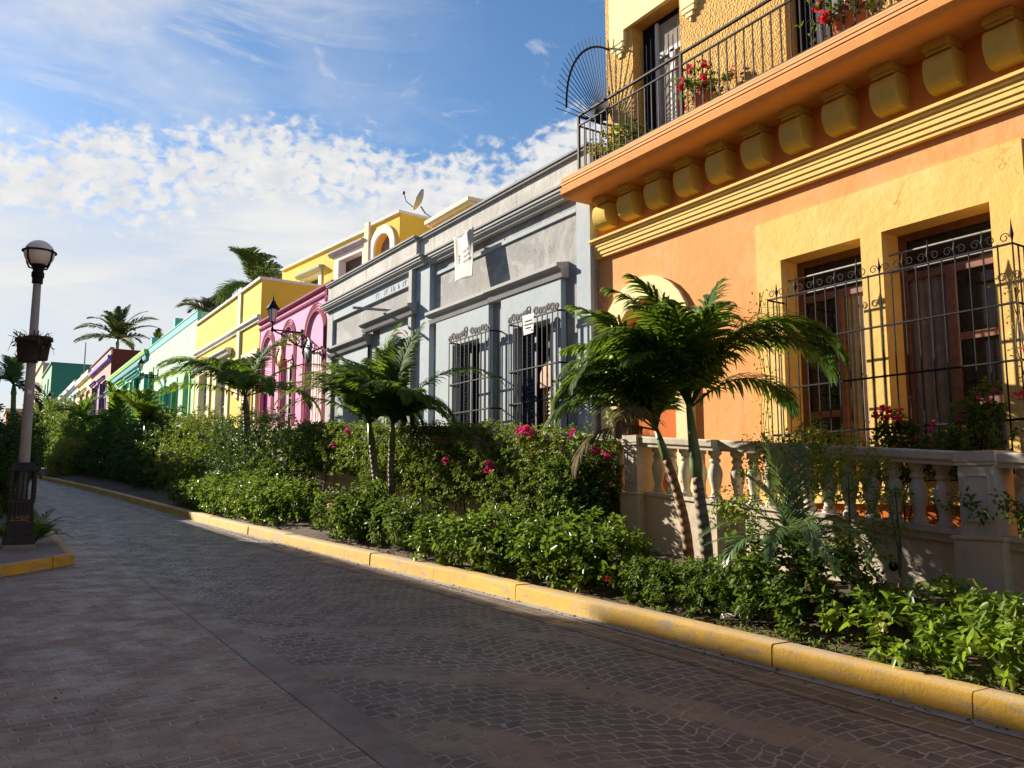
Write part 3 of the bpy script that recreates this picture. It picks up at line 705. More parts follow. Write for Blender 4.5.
MB().wall(rect(22.1, 24.3, 2.0, 5.72), [rect(*LW)], GXF - .13, .5).build('window_surround', M['grey_pale'], gh)
for r0, x in ((.86, 9.30), (.74, 9.32)):
    MB().band(arch(19.95, r0, 2.6, 4.95, r0), arch(19.95, r0 - .08, 2.6, 4.95, r0 - .08), x, 9.36).build('arch_moulding', M['grey_light'], gh)
d = MB().box(9.80, 9.84, 19.1, 20.8, 2.4, 5.8).build('door', M['navy'], gh)
q = MB()
for a, b, c, e in ((19.36, 19.44, 2.6, 5.1), (20.44, 20.52, 2.6, 5.1), (19.86, 19.98, 2.6, 4.9), (19.44, 20.44, 4.85, 4.95), (19.44, 20.44, 3.3, 3.4)): q.box(9.76, 9.80, a, b, c, e)
q.build('door_frame', M['blue_paint'], d)
g = MB()
for k in range(9): g.tube([(9.42, 19.4 + .13 * k, 2.6), (9.42, 19.4 + .13 * k, 3.42)], .009, 4)
for z in (2.7, 3.05, 3.42): g.tube([(9.42, 19.34, z), (9.42, 20.5, z)], .01, 4)
g.build('door_gate', M['blue_paint'], gh)
ac = MB().box(9.02, 9.36, 19.24, 19.62, 3.70, 4.12).build('air_conditioner', M['white_trim'], gh, bevel=.01)
q = MB()
for k in range(5): q.box(9.012, 9.02, 19.27, 19.59, 3.74 + .075 * k, 3.77 + .075 * k)
q.build('grille', M['navy'], ac)
for (a, b, c, q_) in gW:
    s = MB()                                          # louvred navy leaf folded back on the far side, dark glass, wooden leaf on the near side
    for k in range(30): s.add([(9.60, b - .52, c + k * .083), (9.60, b - .03, c + k * .083), (9.63, b - .03, c + k * .083 + .07), (9.63, b - .52, c + k * .083 + .07)], [(0, 1, 2, 3)])
    s.box(9.585, 9.64, b - .05, b, c, q_); s.box(9.585, 9.64, b - .56, b - .51, c, q_)
    s.build('shutter', M['navy'], gh)
    wdw = MB().box(9.80, 9.82, a, b, c, q_).build('window', M['glass_blue'], gh)
    fr = MB(); fr.box(9.70, 9.78, a, a + .09, c, q_); fr.box(9.70, 9.78, a + .48, a + .56, c, q_); fr.box(9.70, 9.78, a + .09, a + .48, q_ - .35, q_ - .27)
    fr.build('frame', M['wood_dark'], wdw)
a, b, c, q_ = gW[1]
s = MB()
for k in range(20): s.add([(9.66, a + .12, c + .08 + k * .085), (9.66, a + .62, c + .08 + k * .085), (9.70, a + .62, c + .08 + k * .085 + .07), (9.70, a + .12, c + .08 + k * .085 + .07)], [(0, 1, 2, 3)])
s.box(9.64, 9.71, a + .08, a + .13, c, 4.1); s.box(9.64, 9.71, a + .61, a + .66, c, 4.1); s.box(9.64, 9.71, a + .35, a + .39, c, 4.1)
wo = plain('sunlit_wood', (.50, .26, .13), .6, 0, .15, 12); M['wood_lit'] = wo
so = s.build('shutter', plain('slatted_wood', (.38, .22, .12), .6, 0, .2, 12), gh)
MB().extrude_x(arch(a + .37, .30, 3.62, 3.86, .22), 9.60, 9.63).build('arched_panel', wo, so)
for (a, b, c, q_) in gW:                              # basket grilles
    g = MB(); X0 = 9.40; X1 = 9.12; y0, y1 = (14.87, 16.76) if a > 15 else (12.41, 14.2); zt = 4.95
    for z in (zt, 3.95, 3.28, 2.6):
        g.tube([(X0, y0, z), (X1 + .06, y0, z), (X1, y0 + .07, z), (X1, y1 - .07, z), (X1 + .06, y1, z), (X0, y1, z)], .019, 6)
    for k in range(11):
        yk = y0 + .04 + (y1 - y0 - .08) * k / 10; g.tube([(X1, yk, 2.4), (X1, yk, zt)], .0135, 5)
    for yk in (y0, y1): g.tube([(X1 + .18, yk, 2.4), (X1 + .18, yk, zt)], .011, 5)
    for k in range(13):
        if k not in (6,): scroll(g, (y0 + .08 + (y1 - y0 - .16) * k / 12, zt + .07 + .02 * (k % 3)), .075 + .012 * (k % 2), X1, .018, 1.7, 1 if k % 2 else -1)
    scroll(g, ((y0 + y1) / 2 + .12, zt + .17), .085, X1, .018, 1.05)
    g.build('window_grille', M['iron'], gh)
MB().tube([(9.44, 20.58, 6.45), (8.27, 20.58, 6.40)], .038, 8).build('flagpole', M['grey_mid'], gh)
L = MB()                                              # worn painted lettering on the frieze, no longer legible
yk = 21.55
for wd in (2, 3, 2, 1, 2, 3):
    for k in range(wd):
        z = 6.95; h = random.uniform(.12, .17)
        if random.random() < .75: L.box(9.352, 9.359, yk - .03, yk, z, z + h)
        if random.random() < .6: L.box(9.352, 9.359, yk - .10, yk - .031, z + h - .03, z + h)
        if random.random() < .4: L.box(9.352, 9.359, yk - .10, yk - .075, z, z + h * .6)
        yk -= .14
    yk -= .16
L.build('frieze_lettering', plain('worn_paint', (.27, .27, .28), .8, 0, .4, 30), gh)

# cloth banner hung from the cornice
bn = thing('banner', (9.15, 16.1, 6.3), 'white cloth banner with dark print hanging from the grey cornice', 'banner')
vs = []; nu, nv = 16, 18
for i in range(nu + 1):
    for j in range(nv + 1):
        u, v = i / nu, j / nv
        y = 16.62 - .90 * u + .1 * v * (u - .5) - .16 * v
        top = 7.46 - .10 * math.sin(PI * u) * (1 - .25 * u) + .12 * max(0, u - .8) * 5 * .25
        z = top + (6.34 - .05 * u - top) * v
        fold = math.exp(-((u - .82 + .1 * v) / .10) ** 2) * .07 * (1 - v)
        x = 9.16 - .08 * v + .025 * math.sin(7 * u + 2 * v) * (1 - .4 * v) - fold + .05 * math.sin(PI * u) * math.sin(PI * v)
        vs.append((x, y, z))
def bpt(u, v, d=.008):
    i = min(int(u * nu), nu - 1); j = min(int(v * nv), nv - 1)
    p = Vector(vs[i * (nv + 1) + j]).lerp(Vector(vs[(i + 1) * (nv + 1) + j]), u * nu - i)
    q = Vector(vs[i * (nv + 1) + j + 1]).lerp(Vector(vs[(i + 1) * (nv + 1) + j + 1]), u * nu - i)
    r = p.lerp(q, v * nv - j); return (r.x - d, r.y, r.z)
c = MB().add(vs, [(i*(nv+1)+j, (i+1)*(nv+1)+j, (i+1)*(nv+1)+j+1, i*(nv+1)+j+1) for i in range(nu) for j in range(nv)]).build('cloth', M['cloth'], bn, True)
sm = c.modifiers.new('t', 'SOLIDIFY'); sm.thickness = .006
L = MB()
def stroke(u0, v0, u1, v1, w=.018):
    L.add([bpt(u0, v0), bpt(u1, v1), bpt(u1, v1 + w), bpt(u0, v0 + w)], [(0, 1, 2, 3)])
for row, (u0, n) in enumerate(((.44, 6), (.46, 6), (.46, 7))):
    v = .36 + row * .115 - .02
    for k in range(n):
        u = u0 + k * .062
        if u > .88: break
        stroke(u, v, u + .03, v - .004, .055); stroke(u + .03, v + random.choice((0, .03)), u + .056, v + random.choice((0, .03)), .022)
for k in range(7): stroke(.16 + .03 * (k % 3), .42 + .025 * k, .24 + .02 * (k % 2), .40 + .03 * k, .03)
L.build('print', M['ink'], bn)
sg = thing('notice', (9.08, 13.4, 4.64), 'small white paper notice tied to the barred window of the grey house', 'notice')
MB().add([(9.08, 13.60, 5.03), (9.08, 13.20, 5.02), (9.085, 13.22, 4.64), (9.085, 13.56, 4.63), (9.083, 13.60, 5.03), (9.083, 13.20, 5.02), (9.088, 13.22, 4.64), (9.088, 13.56, 4.63)], [(0, 1, 2, 3), (4, 7, 6, 5)]).build('sheet', M['paper'], sg)
L = MB()
for z, y0, y1 in ((4.90, 13.51, 13.28), (4.83, 13.53, 13.26), (4.76, 13.49, 13.31)):
    yk = y0
    while yk > y1: L.box(9.074, 9.078, yk - .022, yk, z - .014, z + .012); yk -= .038
L.build('print', M['ink'], sg)
MB().box(9.074, 9.079, 13.26, 13.29, 4.68, 4.71).build('emblem', M['ink_red'], sg)
# --- pink house ---------------------------------------------------------------
ph = thing('house', (9.6, 29.7, 2.8), 'bright pink house with three magenta framed arches', 'house')
P3 = [(27.22, .88, 3.2, 6.75, .92, 'shut'), (30.12, .68, 3.2, 6.75, .85, 'glass'), (32.68, .72, 3.2, 6.8, .8, 'door')]
w = MB().wall(rect(25.46, 33.8, 2.0, 8.0), [arch(c, h, z0, zs, rz) for c, h, z0, zs, rz, k in P3], XF, .3); shell(w, 25.46, 33.8, 2.0, 8.32)
w.build('wall', M['pink'], ph)
MB().extrude_y([(9.62, 8.02), (9.54, 8.02), (9.52, 8.10), (9.62, 8.11)], 25.46, 33.83).build('cornice', M['magenta'], ph)
MB().box(9.575, 9.7, 25.46, 33.82, 7.99, 8.24).build('frieze', M['pink'], ph)
MB().extrude_y([(9.7, 8.24), (9.52, 8.24), (9.47, 8.31), (9.47, 8.38), (9.7, 8.40)], 25.46, 33.85).build('parapet_coping', M['magenta'], ph)
for c, h, z0, zs, rz, k in P3:
    m = MB()
    for j in range(3):
        r = .06 + .09 * j
        m.band(arch(c, h + r + .045, z0, zs, rz + r + .045), arch(c, h + r, z0, zs, rz + r), 9.575, XF)
    m.band(arch(c, h + .045, z0, zs, rz + .045), arch(c, h - .02, z0, zs, rz - .02), 9.57, XF)
    m.build('arch_moulding', M['magenta'], ph)
    MB().extrude_x(arch(c, h + .05, 6.35 if k != 'door' else 5.9, zs, rz), 9.66, 9.68).build('tympanum', M['pink'], ph)
    if k == 'door':
        dd = MB().extrude_x(arch(c, h + .02, z0, 5.2, .72), 9.74, 9.78).build('door', M['magenta_door'], ph)
        MB().band(arch(c, h + .02, z0, 5.2, .72), arch(c, h - .10, z0, 5.2, .60), 9.71, 9.74).build('door_frame', M['magenta'], dd)
        MB().box(9.80, 9.82, c - h, c + h, z0, 6.2).build('door_panel', M['magenta_door'], ph)
    else:
        mat = M['pink_pale']; sh = MB()
        for s_ in (-1, 1):
            y0, y1 = (c - h, c - .03) if s_ < 0 else (c + .03, c + h)
            n = 5
            for q in range(n):
                a = y0 + (y1 - y0) * q / n; sh.box(9.70 + .012 * (q % 2), 9.76, a, a + (y1 - y0) / n - .012, z0, 6.34)
        sh.build('shutter', mat, ph)
        if k == 'glass': window(ph, c - h * .62, c - .02, z0 + .5, 6.1, 9.66, M['wood'], M['glass'], (0, 3))
    MB().box(9.60, 9.80, c - h, c + h, 3.1, 3.6).build('arch_base', M['pink'], ph)
ko = MB(); scroll(ko, (25.75, 7.75), .16, 9.46, .05, 1.2); scroll(ko, (25.75, 8.0), .1, 9.44, .04, 1.0); ko.build('corner_ornament', M['magenta'], ph)
def street_lantern(root_pt, tip_x, z_arm, scale, label, cat='wall lantern'):
    x, y, z = root_pt
    t = thing('wall_lantern', root_pt, label, cat, 'wall lanterns along the row of houses')
    b = MB(); s = scale
    b.box(x - .04, x, y - .05 * s, y + .05 * s, z - .32 * s, z + .34 * s)
    for dz in (-.3, 0, .3):
        b.box(x - .06, x, y - .08 * s, y + .08 * s, z + dz * s - .03, z + dz * s + .03)
    b.tube([(x, y, z_arm), (tip_x, y, z_arm)], .028 * s, 6)
    def sc(cx, cz, r, turns, sgn, flip=1):
        b.tube([(cx + sgn * r * (1 - .65 * k / 17) * math.cos(turns * 2 * PI * k / 17), y, cz + flip * r * (1 - .65 * k / 17) * math.sin(turns * 2 * PI * k / 17)) for k in range(18)], .024 * s, 5)
    L = x - tip_x
    sc(x - L * .16, z_arm - .14 * s, .13 * s, 1.3, 1); sc(x - L * .36, z_arm - .13 * s, .12 * s, 1.2, -1); sc(x - L * .62, z_arm - .12 * s, .11 * s, 1.3, 1, -1); sc(x - L * .16, z_arm - .36 * s, .11 * s, 1.2, -1)
    b.tube([(x, y, z - .3 * s), (x - L * .25, y, z - .22 * s), (x - L * .5, y, z_arm - .2 * s), (x - L * .8, y, z_arm - .1 * s), (tip_x, y, z_arm)], .03 * s, 6)
    b.build('bracket', M['iron'], t)
    k = MB()
    k.lathe([(.02 * s, -.1 * s), (.05 * s, -.06 * s), (.05 * s, .06 * s), (.03 * s, .1 * s), (.03 * s, .24 * s), (.10 * s, .27 * s)], (tip_x, y, z_arm), 10)
    k.build('stem', M['iron'], t)
    gl = MB().lathe([(.10 * s, .28 * s), (.125 * s, .45 * s), (.17 * s, .72 * s)], (tip_x, y, z_arm), 6).build('lantern_glass', M['lantern_glass'], t)
    r = MB().lathe([(.24 * s, .72 * s), (.24 * s, .75 * s), (.13 * s, .90 * s), (.10 * s, .93 * s), (.10 * s, .97 * s), (.03 * s, 1.06 * s), (.035 * s, 1.10 * s), (.008 * s, 1.24 * s)], (tip_x, y, z_arm), 12)
    for k2 in range(6):
        a = 2 * PI * k2 / 6; r.tube([(tip_x + .10*s*math.cos(a), y + .10*s*math.sin(a), z_arm + .28*s), (tip_x + .172*s*math.cos(a), y + .172*s*math.sin(a), z_arm + .72*s)], .010 * s, 4)
    r.build('lantern_cap', M['iron'], t)
    return t
M['lantern_glass'] = plain('frosted_lantern_glass', (.62, .52, .46), .25, 0, .1, 5)
street_lantern((9.6, 28.58, 6.9), 8.52, 7.12, 1.0, 'black scrollwork wall lantern on the pink house')
street_lantern((9.6, 56.4, 8.85), 8.56, 8.75, .95, 'black wall lantern on the mint green house')
street_lantern((9.6, 130, 13.2), 8.3, 13.0, 1.6, 'wall lantern far up the street on the bluish white house')
def plaque(name, y, z, h, wd, mat, label):
    t = thing(name, (9.45, y, z), label, 'ornament')
    vs = []; n = 18; m = 6
    b = MB()
    for i in range(m + 1):
        r = 1 - i / m
        for k in range(n):
            a = 2 * PI * k / n; q = r * (1 + .10 * math.cos(5 * a)) 
            b.v.append((9.40 - .11 * (1 - r ** 2) - .02 * math.sin(a * 4) * r, y + wd * q * math.cos(a), z + h * q * math.sin(a)))
    b.f = [(i*n+k, i*n+(k+1) % n, (i+1)*n+(k+1) % n, (i+1)*n+k) for i in range(m) for k in range(n)]
    b.build('relief', mat, t, True)
    c = MB()
    for sgn in (-1, 1):
        c.tube([(9.36, y + sgn * wd * .9, z - h * .5), (9.32, y + sgn * wd * 1.15, z), (9.34, y + sgn * wd * .8, z + h * .7), (9.36, y, z + h * 1.1)], [.02, .04, .04, .02], 6)
    c.build('wreath', mat, t, True)
    MB().tube([(9.40, y, z), (9.62, y, z)], .03, 6).build('mount', M['iron'], t)
plaque('wall_ornament', 27.25, 6.24, .42, .34, M['verdigris'], 'dark green relief ornament hung on the pink house beside the lantern bracket')
plaque('wall_ornament', 30.30, 6.36, .44, .30, M['gilt'], 'gold coloured relief ornament hung on the middle arch of the pink house')

# --- yellow house -------------------------------------------------------------
yh = thing('house', (9.6, 39.6, 3.5), 'low bright yellow house with white mouldings between the pink and mint houses', 'house')
YW = [(42.55, 44.35, 4.4, 7.35), (38.95, 40.75, 4.4, 7.45)]
YA = arch(35.2, .66, 4.2, 6.3, .62)
w = MB().wall(rect(33.82, 45.6, 2.8, 8.6), [grow(*q) for q in YW] + [arch(35.2, .70, 4.1, 6.3, .66)], XF, .3); shell(w, 33.82, 45.6, 2.8, 10.2, 9.58)
w.wall(rect(33.82, 45.6, 8.6, 10.2), [], 9.58, .1); w.build('wall', M['yellow'], yh)
MB().extrude_y([(9.62, 8.45), (9.52, 8.45), (9.50, 8.56), (9.42, 8.60), (9.42, 8.70), (9.62, 8.74)], 33.80, 45.62).build('cornice', M['white_trim'], yh)
MB().box(9.48, 9.75, 33.78, 45.62, 10.2, 10.31).box(9.752, 19.6, 33.78, 33.95, 10.2, 10.31).build('parapet_coping', M['white_trim'], yh)
MB().box(9.50, 9.60, 36.72, 37.18, 5.5, 10.45).build('pilaster', M['cream'], yh)
MB().wall(rect(34.0, 36.4, 3.5, 7.35), [YA], 9.53, .3).box(9.532, 9.6, 34.0, 34.03, 3.5, 7.34).build('arch_surround', M['cream'], yh)
MB().box(9.84, 9.88, 34.4, 36.0, 4.0, 7.1).build('door', M['glass'], yh)
MB().band(arch(35.2, .86, 4.2, 6.3, .82), arch(35.2, .66, 4.2, 6.3, .62), 9.49, 9.53).build('arch_moulding', M['yellow_deep'], yh)
for (a, b, c, q) in YW:
    window(yh, a, b, c, q, 9.78, M['white_trim'], M['glass'], (1, 2), .1)
    MB().wall(rect(a - .55, b + .55, 4.0, 7.66), [rect(a, b, c, q)], 9.53, .3).box(9.532, 9.6, a - .55, a - .52, 4, 7.65).build('window_surround', M['cream'], yh)
    MB().extrude_y(hp(9.26, 7.66), a - .75, b + .75).build('window_hood', M['white_trim'], yh)

# --- yellow villa standing back above the pink and grey houses -----------------
vl = thing('house', (13, 27.84, 4), 'tall yellow villa with arched window rising behind the pink and grey roofs', 'house', None, math.radians(6.6), True)
w = MB().wall(rect(0, 2.4, 0, 7.98), [arch(1.2, .62, 5.9, 6.9, .55)], 0, .5)
w.wall(rect(2.4, 10.5, 0, 7.86), [grow(2.75, 4.75, 5.6, 7.12), grow(6.6, 8.0, 5.4, 6.9)], 0, .5)
w.add([(0.01, 0, 0), (.01, 0, 7.98), (9, 0, 7.98), (9, 0, 0), (.01, 10.5, 0), (.01, 10.5, 7.86), (9, 10.5, 7.86), (9, 10.5, 0)], [(0, 1, 2, 3), (4, 7, 6, 5), (1, 5, 6, 2), (3, 2, 6, 7)])
w.build('wall', M['yellow'], vl)
MB().box(-.09, .2, -.06, 2.2, 7.98, 8.08).box(-.09, .2, 2.5, 10.5, 7.86, 7.95).box(.2, 9, -.06, .15, 7.98, 8.08).build('parapet_coping', M['white_trim'], vl)
MB().box(-.12, 0, 2.15, 2.50, 5, 8.16).build('pilaster', M['cream'], vl)
MB().band(arch(1.2, .95, 5, 6.9, .88), arch(1.2, .62, 5, 6.9, .55), -.08, 0).build('arch_surround', M['white_trim'], vl)
MB().box(.28, .32, .5, 1.9, 5.2, 7.6).build('window', M['curtain'], vl)
MB().wall(rect(2.55, 5.15, 4, 7.36), [rect(2.75, 4.75, 5.6, 7.12)], -.05, .5).build('window_surround', M['white_trim'], vl)
MB().box(.3, .34, 2.7, 4.8, 5, 7.2).build('window', M['wood_dark'], vl)
MB().extrude_y([(.0, 7.37), (-.12, 7.37), (-.22, 7.50), (-.22, 7.58), (.0, 7.62)], 2.55, 5.45).build('window_hood', M['grey_light'], vl)
MB().wall(rect(6.3, 8.35, 4, 7.02), [rect(6.6, 8.0, 5.4, 6.9)], -.05, .5).build('window_surround', M['white_trim'], vl)
MB().box(.3, .34, 6.5, 8.1, 5, 7.0).build('window', M['glass'], vl)
MB().extrude_y([(.0, 7.03), (-.14, 7.03), (-.24, 7.15), (-.24, 7.25), (.0, 7.29)], 6.2, 8.6).build('window_hood', M['grey_light'], vl)
t2 = thing('house', (13.0, 23.2, 4), 'small yellow rooftop room with a cream cornice showing above the grey parapet', 'house', None, 0, True)
MB().box(0, 6, -.7, 2.0, 0, 6.72).build('wall', M['yellow'], t2)
MB().box(-.12, 6, -.80, 2.1, 6.72, 6.80).box(-.2, 6, -.88, 2.18, 6.803, 6.93).build('cornice', M['cream'], t2)
for i, (yy_, zz_) in enumerate(((2.62, 6.95), (6.0, 6.75))):
    pass
ds = thing('satellite_dish', (14.45, 28.0, 11.95), 'grey satellite dish on a pole on the yellow villa roof', 'satellite dish')
b0 = Vector((14.45, 27.96, 12.06))
MB().tube([b0, b0 + Vector((-.10, .42, .30)), b0 + Vector((-.20, .62, .62))], .035, 8).build('pole', M['grey_mid'], ds)
dc = b0 + Vector((-.18, .60, .85)); ax = Vector((-.75, .45, .42)).normalized()
u_ = ax.cross(Vector((0, 0, 1))).normalized(); v_ = ax.cross(u_)
b = MB(); n = 22; R = .46
for i in range(7):
    r = R * i / 6
    for k in range(n): b.v.append(tuple(dc + ax * (.30 * (r / R) ** 2 * R) + (u_ * math.cos(2*PI*k/n) + v_ * math.sin(2*PI*k/n)) * max(r, .01)))
b.f = [(i*n+k, i*n+(k+1) % n, (i+1)*n+(k+1) % n, (i+1)*n+k) for i in range(6) for k in range(n)]
o = b.build('dish', M['dish'], ds, True); so_ = o.modifiers.new('t', 'SOLIDIFY'); so_.thickness = .02
MB().tube([dc - v_ * -.40 + ax * .1, dc + ax * .55 + v_ * .28, dc + ax * .78 + v_ * .02], .018, 6).box(*(sum(([c_ - .05, c_ + .05] for c_ in (dc + ax * .8 + v_ * .02)), []))).build('receiver_arm', M['iron'], ds)

# --- mint house, lime trimmed house and the far row ---------------------------
mh = thing('house', (9.6, 53, 4.5), 'mint green house with stained wall, teal shutters and an aqua parapet band', 'house')
MA = arch(47.55, .70, 5.5, 7.35, .58)
MW = [(50.4, 52.5, 5.4, 7.75), (53.95, 56.0, 5.4, 7.8), (58.3, 59.6, 5.6, 9.3)]
w = MB().wall(rect(45.62, 60.4, 3.5, 10.6), [MA] + [rect(*q) for q in MW], XF, .25); shell(w, 45.62, 60.4, 3.5, 11.0); w.build('wall', M['mint'], mh)
MB().box(9.57, 9.75, 45.6, 60.42, 10.603, 11.02).build('parapet_band', M['aqua'], mh)
MB().box(9.54, 9.8, 45.6, 60.42, 11.023, 11.08).build('parapet_coping', M['green'], mh)
for yk in (52.3, 59.95): MB().box(9.65, 10.1, yk - .3, yk + .3, 11.083, 11.75).build('roof_post', M['aqua'], mh)
MB().extrude_x(MA, 9.78, 9.8).build('shutter', M['teal'], mh)
MB().band(arch(47.55, .95, 5.5, 7.35, .82), arch(47.55, .70, 5.5, 7.35, .58), 9.54, XF).build('arch_surround', M['lime'], mh)
for (a, b, c, q) in MW:
    MB().box(9.76, 9.8, a, b, c, q).build('pane', M['glass'], mh)
    MB().box(9.70, 9.75, (a + b) / 2 + .05, b, c, q).build('shutter', M['teal'], mh)
    s = MB().box(9.35, 9.60, a - .05, a + .02, c, q - .1); s.build('shutter', M['green'], mh)
    MB().box(9.28, 9.598, b - .02, b + .05, c, q - .1).build('shutter', M['teal'], mh)
    MB().box(9.55, 9.6, a - .25, a - .06, c, q + .2).build('window_surround', M['lime'], mh)
lh = thing('house', (9.6, 70, 5.5), 'pale mint house with a lime and blue cornice and green doors', 'house')
LW_ = [(62.9, 67.2, 5.8, 9.5), (69.4, 71.4, 6, 9.5), (74.6, 78.4, 6, 9.5)]
w = MB().wall(rect(60.42, 79.1, 4.2, 10.7), [rect(*q) for q in LW_], XF, .25); shell(w, 60.42, 79.1, 4.2, 11.0); w.build('wall', M['mint2'], lh)
MB().extrude_y([(9.62, 10.35), (9.45, 10.35), (9.40, 10.62), (9.62, 10.66)], 60.44, 79.1).build('cornice', plain('blue_cornice_paint', (.16, .40, .55), .6), lh)
MB().extrude_y([(9.8, 10.70), (9.36, 10.70), (9.30, 10.92), (9.30, 11.02), (9.8, 11.06)], 60.44, 79.12).build('parapet_coping', M['lime'], lh)
for i, (a, b, c, q) in enumerate(LW_):
    MB().box(9.78, 9.8, a, b, c, q).build('pane', M['glass'], lh)
    MB().box(9.70, 9.75, a, a + (b - a) * .42, c, q).build('door', M['green'], lh)
    MB().box(9.42, 9.60, a + (b - a) * .45, a + (b - a) * .52, c, q).build('shutter', M['teal'], lh)
    MB().box(9.68, 9.73, a + (b - a) * .60, b, c, q).build('door', M['teal'], lh)
    MB().extrude_y(hp(9.12, q + .03), a - .5, b + .5).build('door_hood', M['lime'] if i == 1 else M['aqua'], lh)
    MB().box(9.5, 9.6, b + .02, b + .35, c, q).build('door_surround', M['lime'], lh)
bh = thing('house', (9.6, 86, 7), 'dusty pink house with a blank oxblood side wall and violet window frames', 'house')
BW = [(81.0, 84.4, 7, 11.2), (87.4, 90.4, 7, 11.4)]
w = MB().wall(rect(79.15, 93.6, 5, 13.2), [rect(*q) for q in BW], XF, .25); w.build('wall', M['brown_pink'], bh)
shell(MB(), 79.15, 93.6, 5, 13.75).build('side_wall', M['oxblood'], bh)
MB().box(9.55, 9.7, 79.13, 93.6, 13.2, 13.75).build('parapet', M['brown_pink'], bh)
MB().extrude_y([(9.6, 12.75), (9.3, 12.80), (9.3, 13.15), (9.6, 13.19)], 79.15, 93.6).build('cornice', M['violet'], bh)
MB().box(9.45, 9.8, 79.13, 93.6, 13.753, 13.86).build('parapet_coping', M['roof'], bh)
for (a, b, c, q) in BW:
    window(bh, a, b, c, q, 9.7, M['violet'], M['glass'], (1, 2), .2)
    MB().extrude_y(hp(9.1, q), a - .4, b + .4).build('window_hood', M['violet'], bh)
    MB().box(9.4, 9.6, b + .02, b + .4, c, q).build('window_surround', M['violet'], bh)
ch = thing('house', (9.6, 100, 8), 'peach yellow house beyond the oxblood side wall', 'house')
CW = [(95.5, 97.6, 8, 11.6), (100.5, 103.5, 8, 11.8)]
w = MB().wall(rect(93.62, 106.4, 6, 13.6), [rect(*q) for q in CW], XF, .25); shell(w, 93.62, 106.4, 6, 13.6); w.build('wall', M['peach'], ch)
MB().extrude_y([(9.6, 13.0), (9.3, 13.1), (9.25, 13.6), (9.8, 13.7)], 93.62, 106.4).build('cornice', M['cream'], ch)
for (a, b, c, q) in CW:
    window(ch, a, b, c, q, 9.7, M['wood'], M['glass'], (1, 2), .2); MB().extrude_y(hp(9.1, q), a - .5, b + .5).build('window_hood', M['cream'], ch)
wh = thing('house', (9.6, 120, 8), 'bluish white house with tall blue windows below the dark green building', 'house')
WW = [(108.5 + 4.6 * k, 110.6 + 4.6 * k, 9, 12.6) for k in range(6)]
w = MB().wall(rect(106.42, 136, 7, 13.9), [rect(*q) for q in WW], XF, .25); shell(w, 106.42, 136, 7, 13.9); w.build('wall', M['white_blue'], wh)
MB().extrude_y([(9.6, 13.2), (9.25, 13.4), (9.2, 13.9), (9.8, 14.1)], 106.42, 136).build('cornice', M['white_blue'], wh)
for (a, b, c, q) in WW: window(wh, a, b, c, q, 9.7, plain('slate_blue_paint', (.20, .26, .42), .6) if 'sb' not in M else M['sb'], M['glass'], (1, 1), .22)
dg = thing('house', (9.6, 158, 9), 'tall dark green two storey building at the far end of the row', 'house')
GW = [(153.5, 156.5, 16.2, 19.4), (160, 163, 16.2, 19.2), (153.5, 156.5, 10, 14), (160, 163, 10, 14)]
w = MB().wall(rect(149, 170, 8, 21.2), [rect(*q) for q in GW], XF, .25); w.build('wall', M['mid_green'], dg)
shell(MB(), 149, 170, 8, 21.2, 9.6, 8).build('side_wall', M['dark_green'], dg)
MB().box(9.4, 9.9, 148.9, 170, 21.2, 21.5).box(9.9, 17.6, 148.9, 149.3, 21.2, 21.5).build('parapet_coping', M['dark_green'], dg)
for q in GW: window(dg, *q, 9.75, M['wood_dark'], M['glass'], (1, 1), .25)
b2 = thing('house', (9.6, 185, 10), 'beige block past the dark green building', 'house')
w = MB().wall(rect(171, 205, 9, 24.2), [rect(176, 179, 17, 20.5), rect(184, 187, 17, 20.5)], XF, .25); shell(w, 171, 205, 9, 24.2); w.build('wall', M['beige'], b2)
for a in (176, 184): window(b2, a, a + 3, 17, 20.5, 9.75, M['wood_dark'], M['glass'], (1, 1), .25)
MB().box(9.3, 9.9, 171, 205, 24.2, 24.9).build('cornice', M['cream'], b2)
rh = thing('house', (20, 118, 9), 'brown roofed house top showing above the bluish white house', 'house')
MB().box(16, 26, 112, 126, 9, 16.6).build('wall', M['beige'], rh)
MB().add([(15.2, 111, 16.6), (26.8, 111, 16.6), (26.8, 127, 16.6), (15.2, 127, 16.6), (17.5, 113, 18.0), (24.5, 113, 18.0), (24.5, 125, 18), (17.5, 125, 18)], [(0, 1, 5, 4), (1, 2, 6, 5), (2, 3, 7, 6), (3, 0, 4, 7), (4, 5, 6, 7), (3, 2, 1, 0)]).build('roof', M['roof'], rh)
fo_ = thing('house', (5.5, 160, 7), 'small orange building closing the view beyond the lamp post', 'house')
FW = [(150.6 + 0, 0, 0, 0)]
w = MB().box(4.2, 12.5, 160, 172, 6, 14.2); w.build('wall', M['far_orange'], fo_)
for xk in (4.9, 6.6, 8.3):
    for zk in (8.6, 11.2): MB().box(xk, xk + .9, 159.94, 160.1, zk, zk + 1.7).build('window', M['glass'], fo_)
MB().box(4.0, 12.7, 159.7, 172.2, 14.2, 14.7).build('cornice', M['peach'], fo_)
an = thing('antenna', (9.9, 104, 13.7), 'thin grey antenna mast on the peach house roof', 'antenna')
MB().tube([(9.9, 104, 13.6), (9.9, 104, 18.0)], [.09, .05], 6).build('mast', M['grey_mid'], an)
MB().lathe([(.35, 0), (.35, .5), (.2, .8)], (9.9, 104, 13.6), 8).build('base', M['grey_mid'], an)

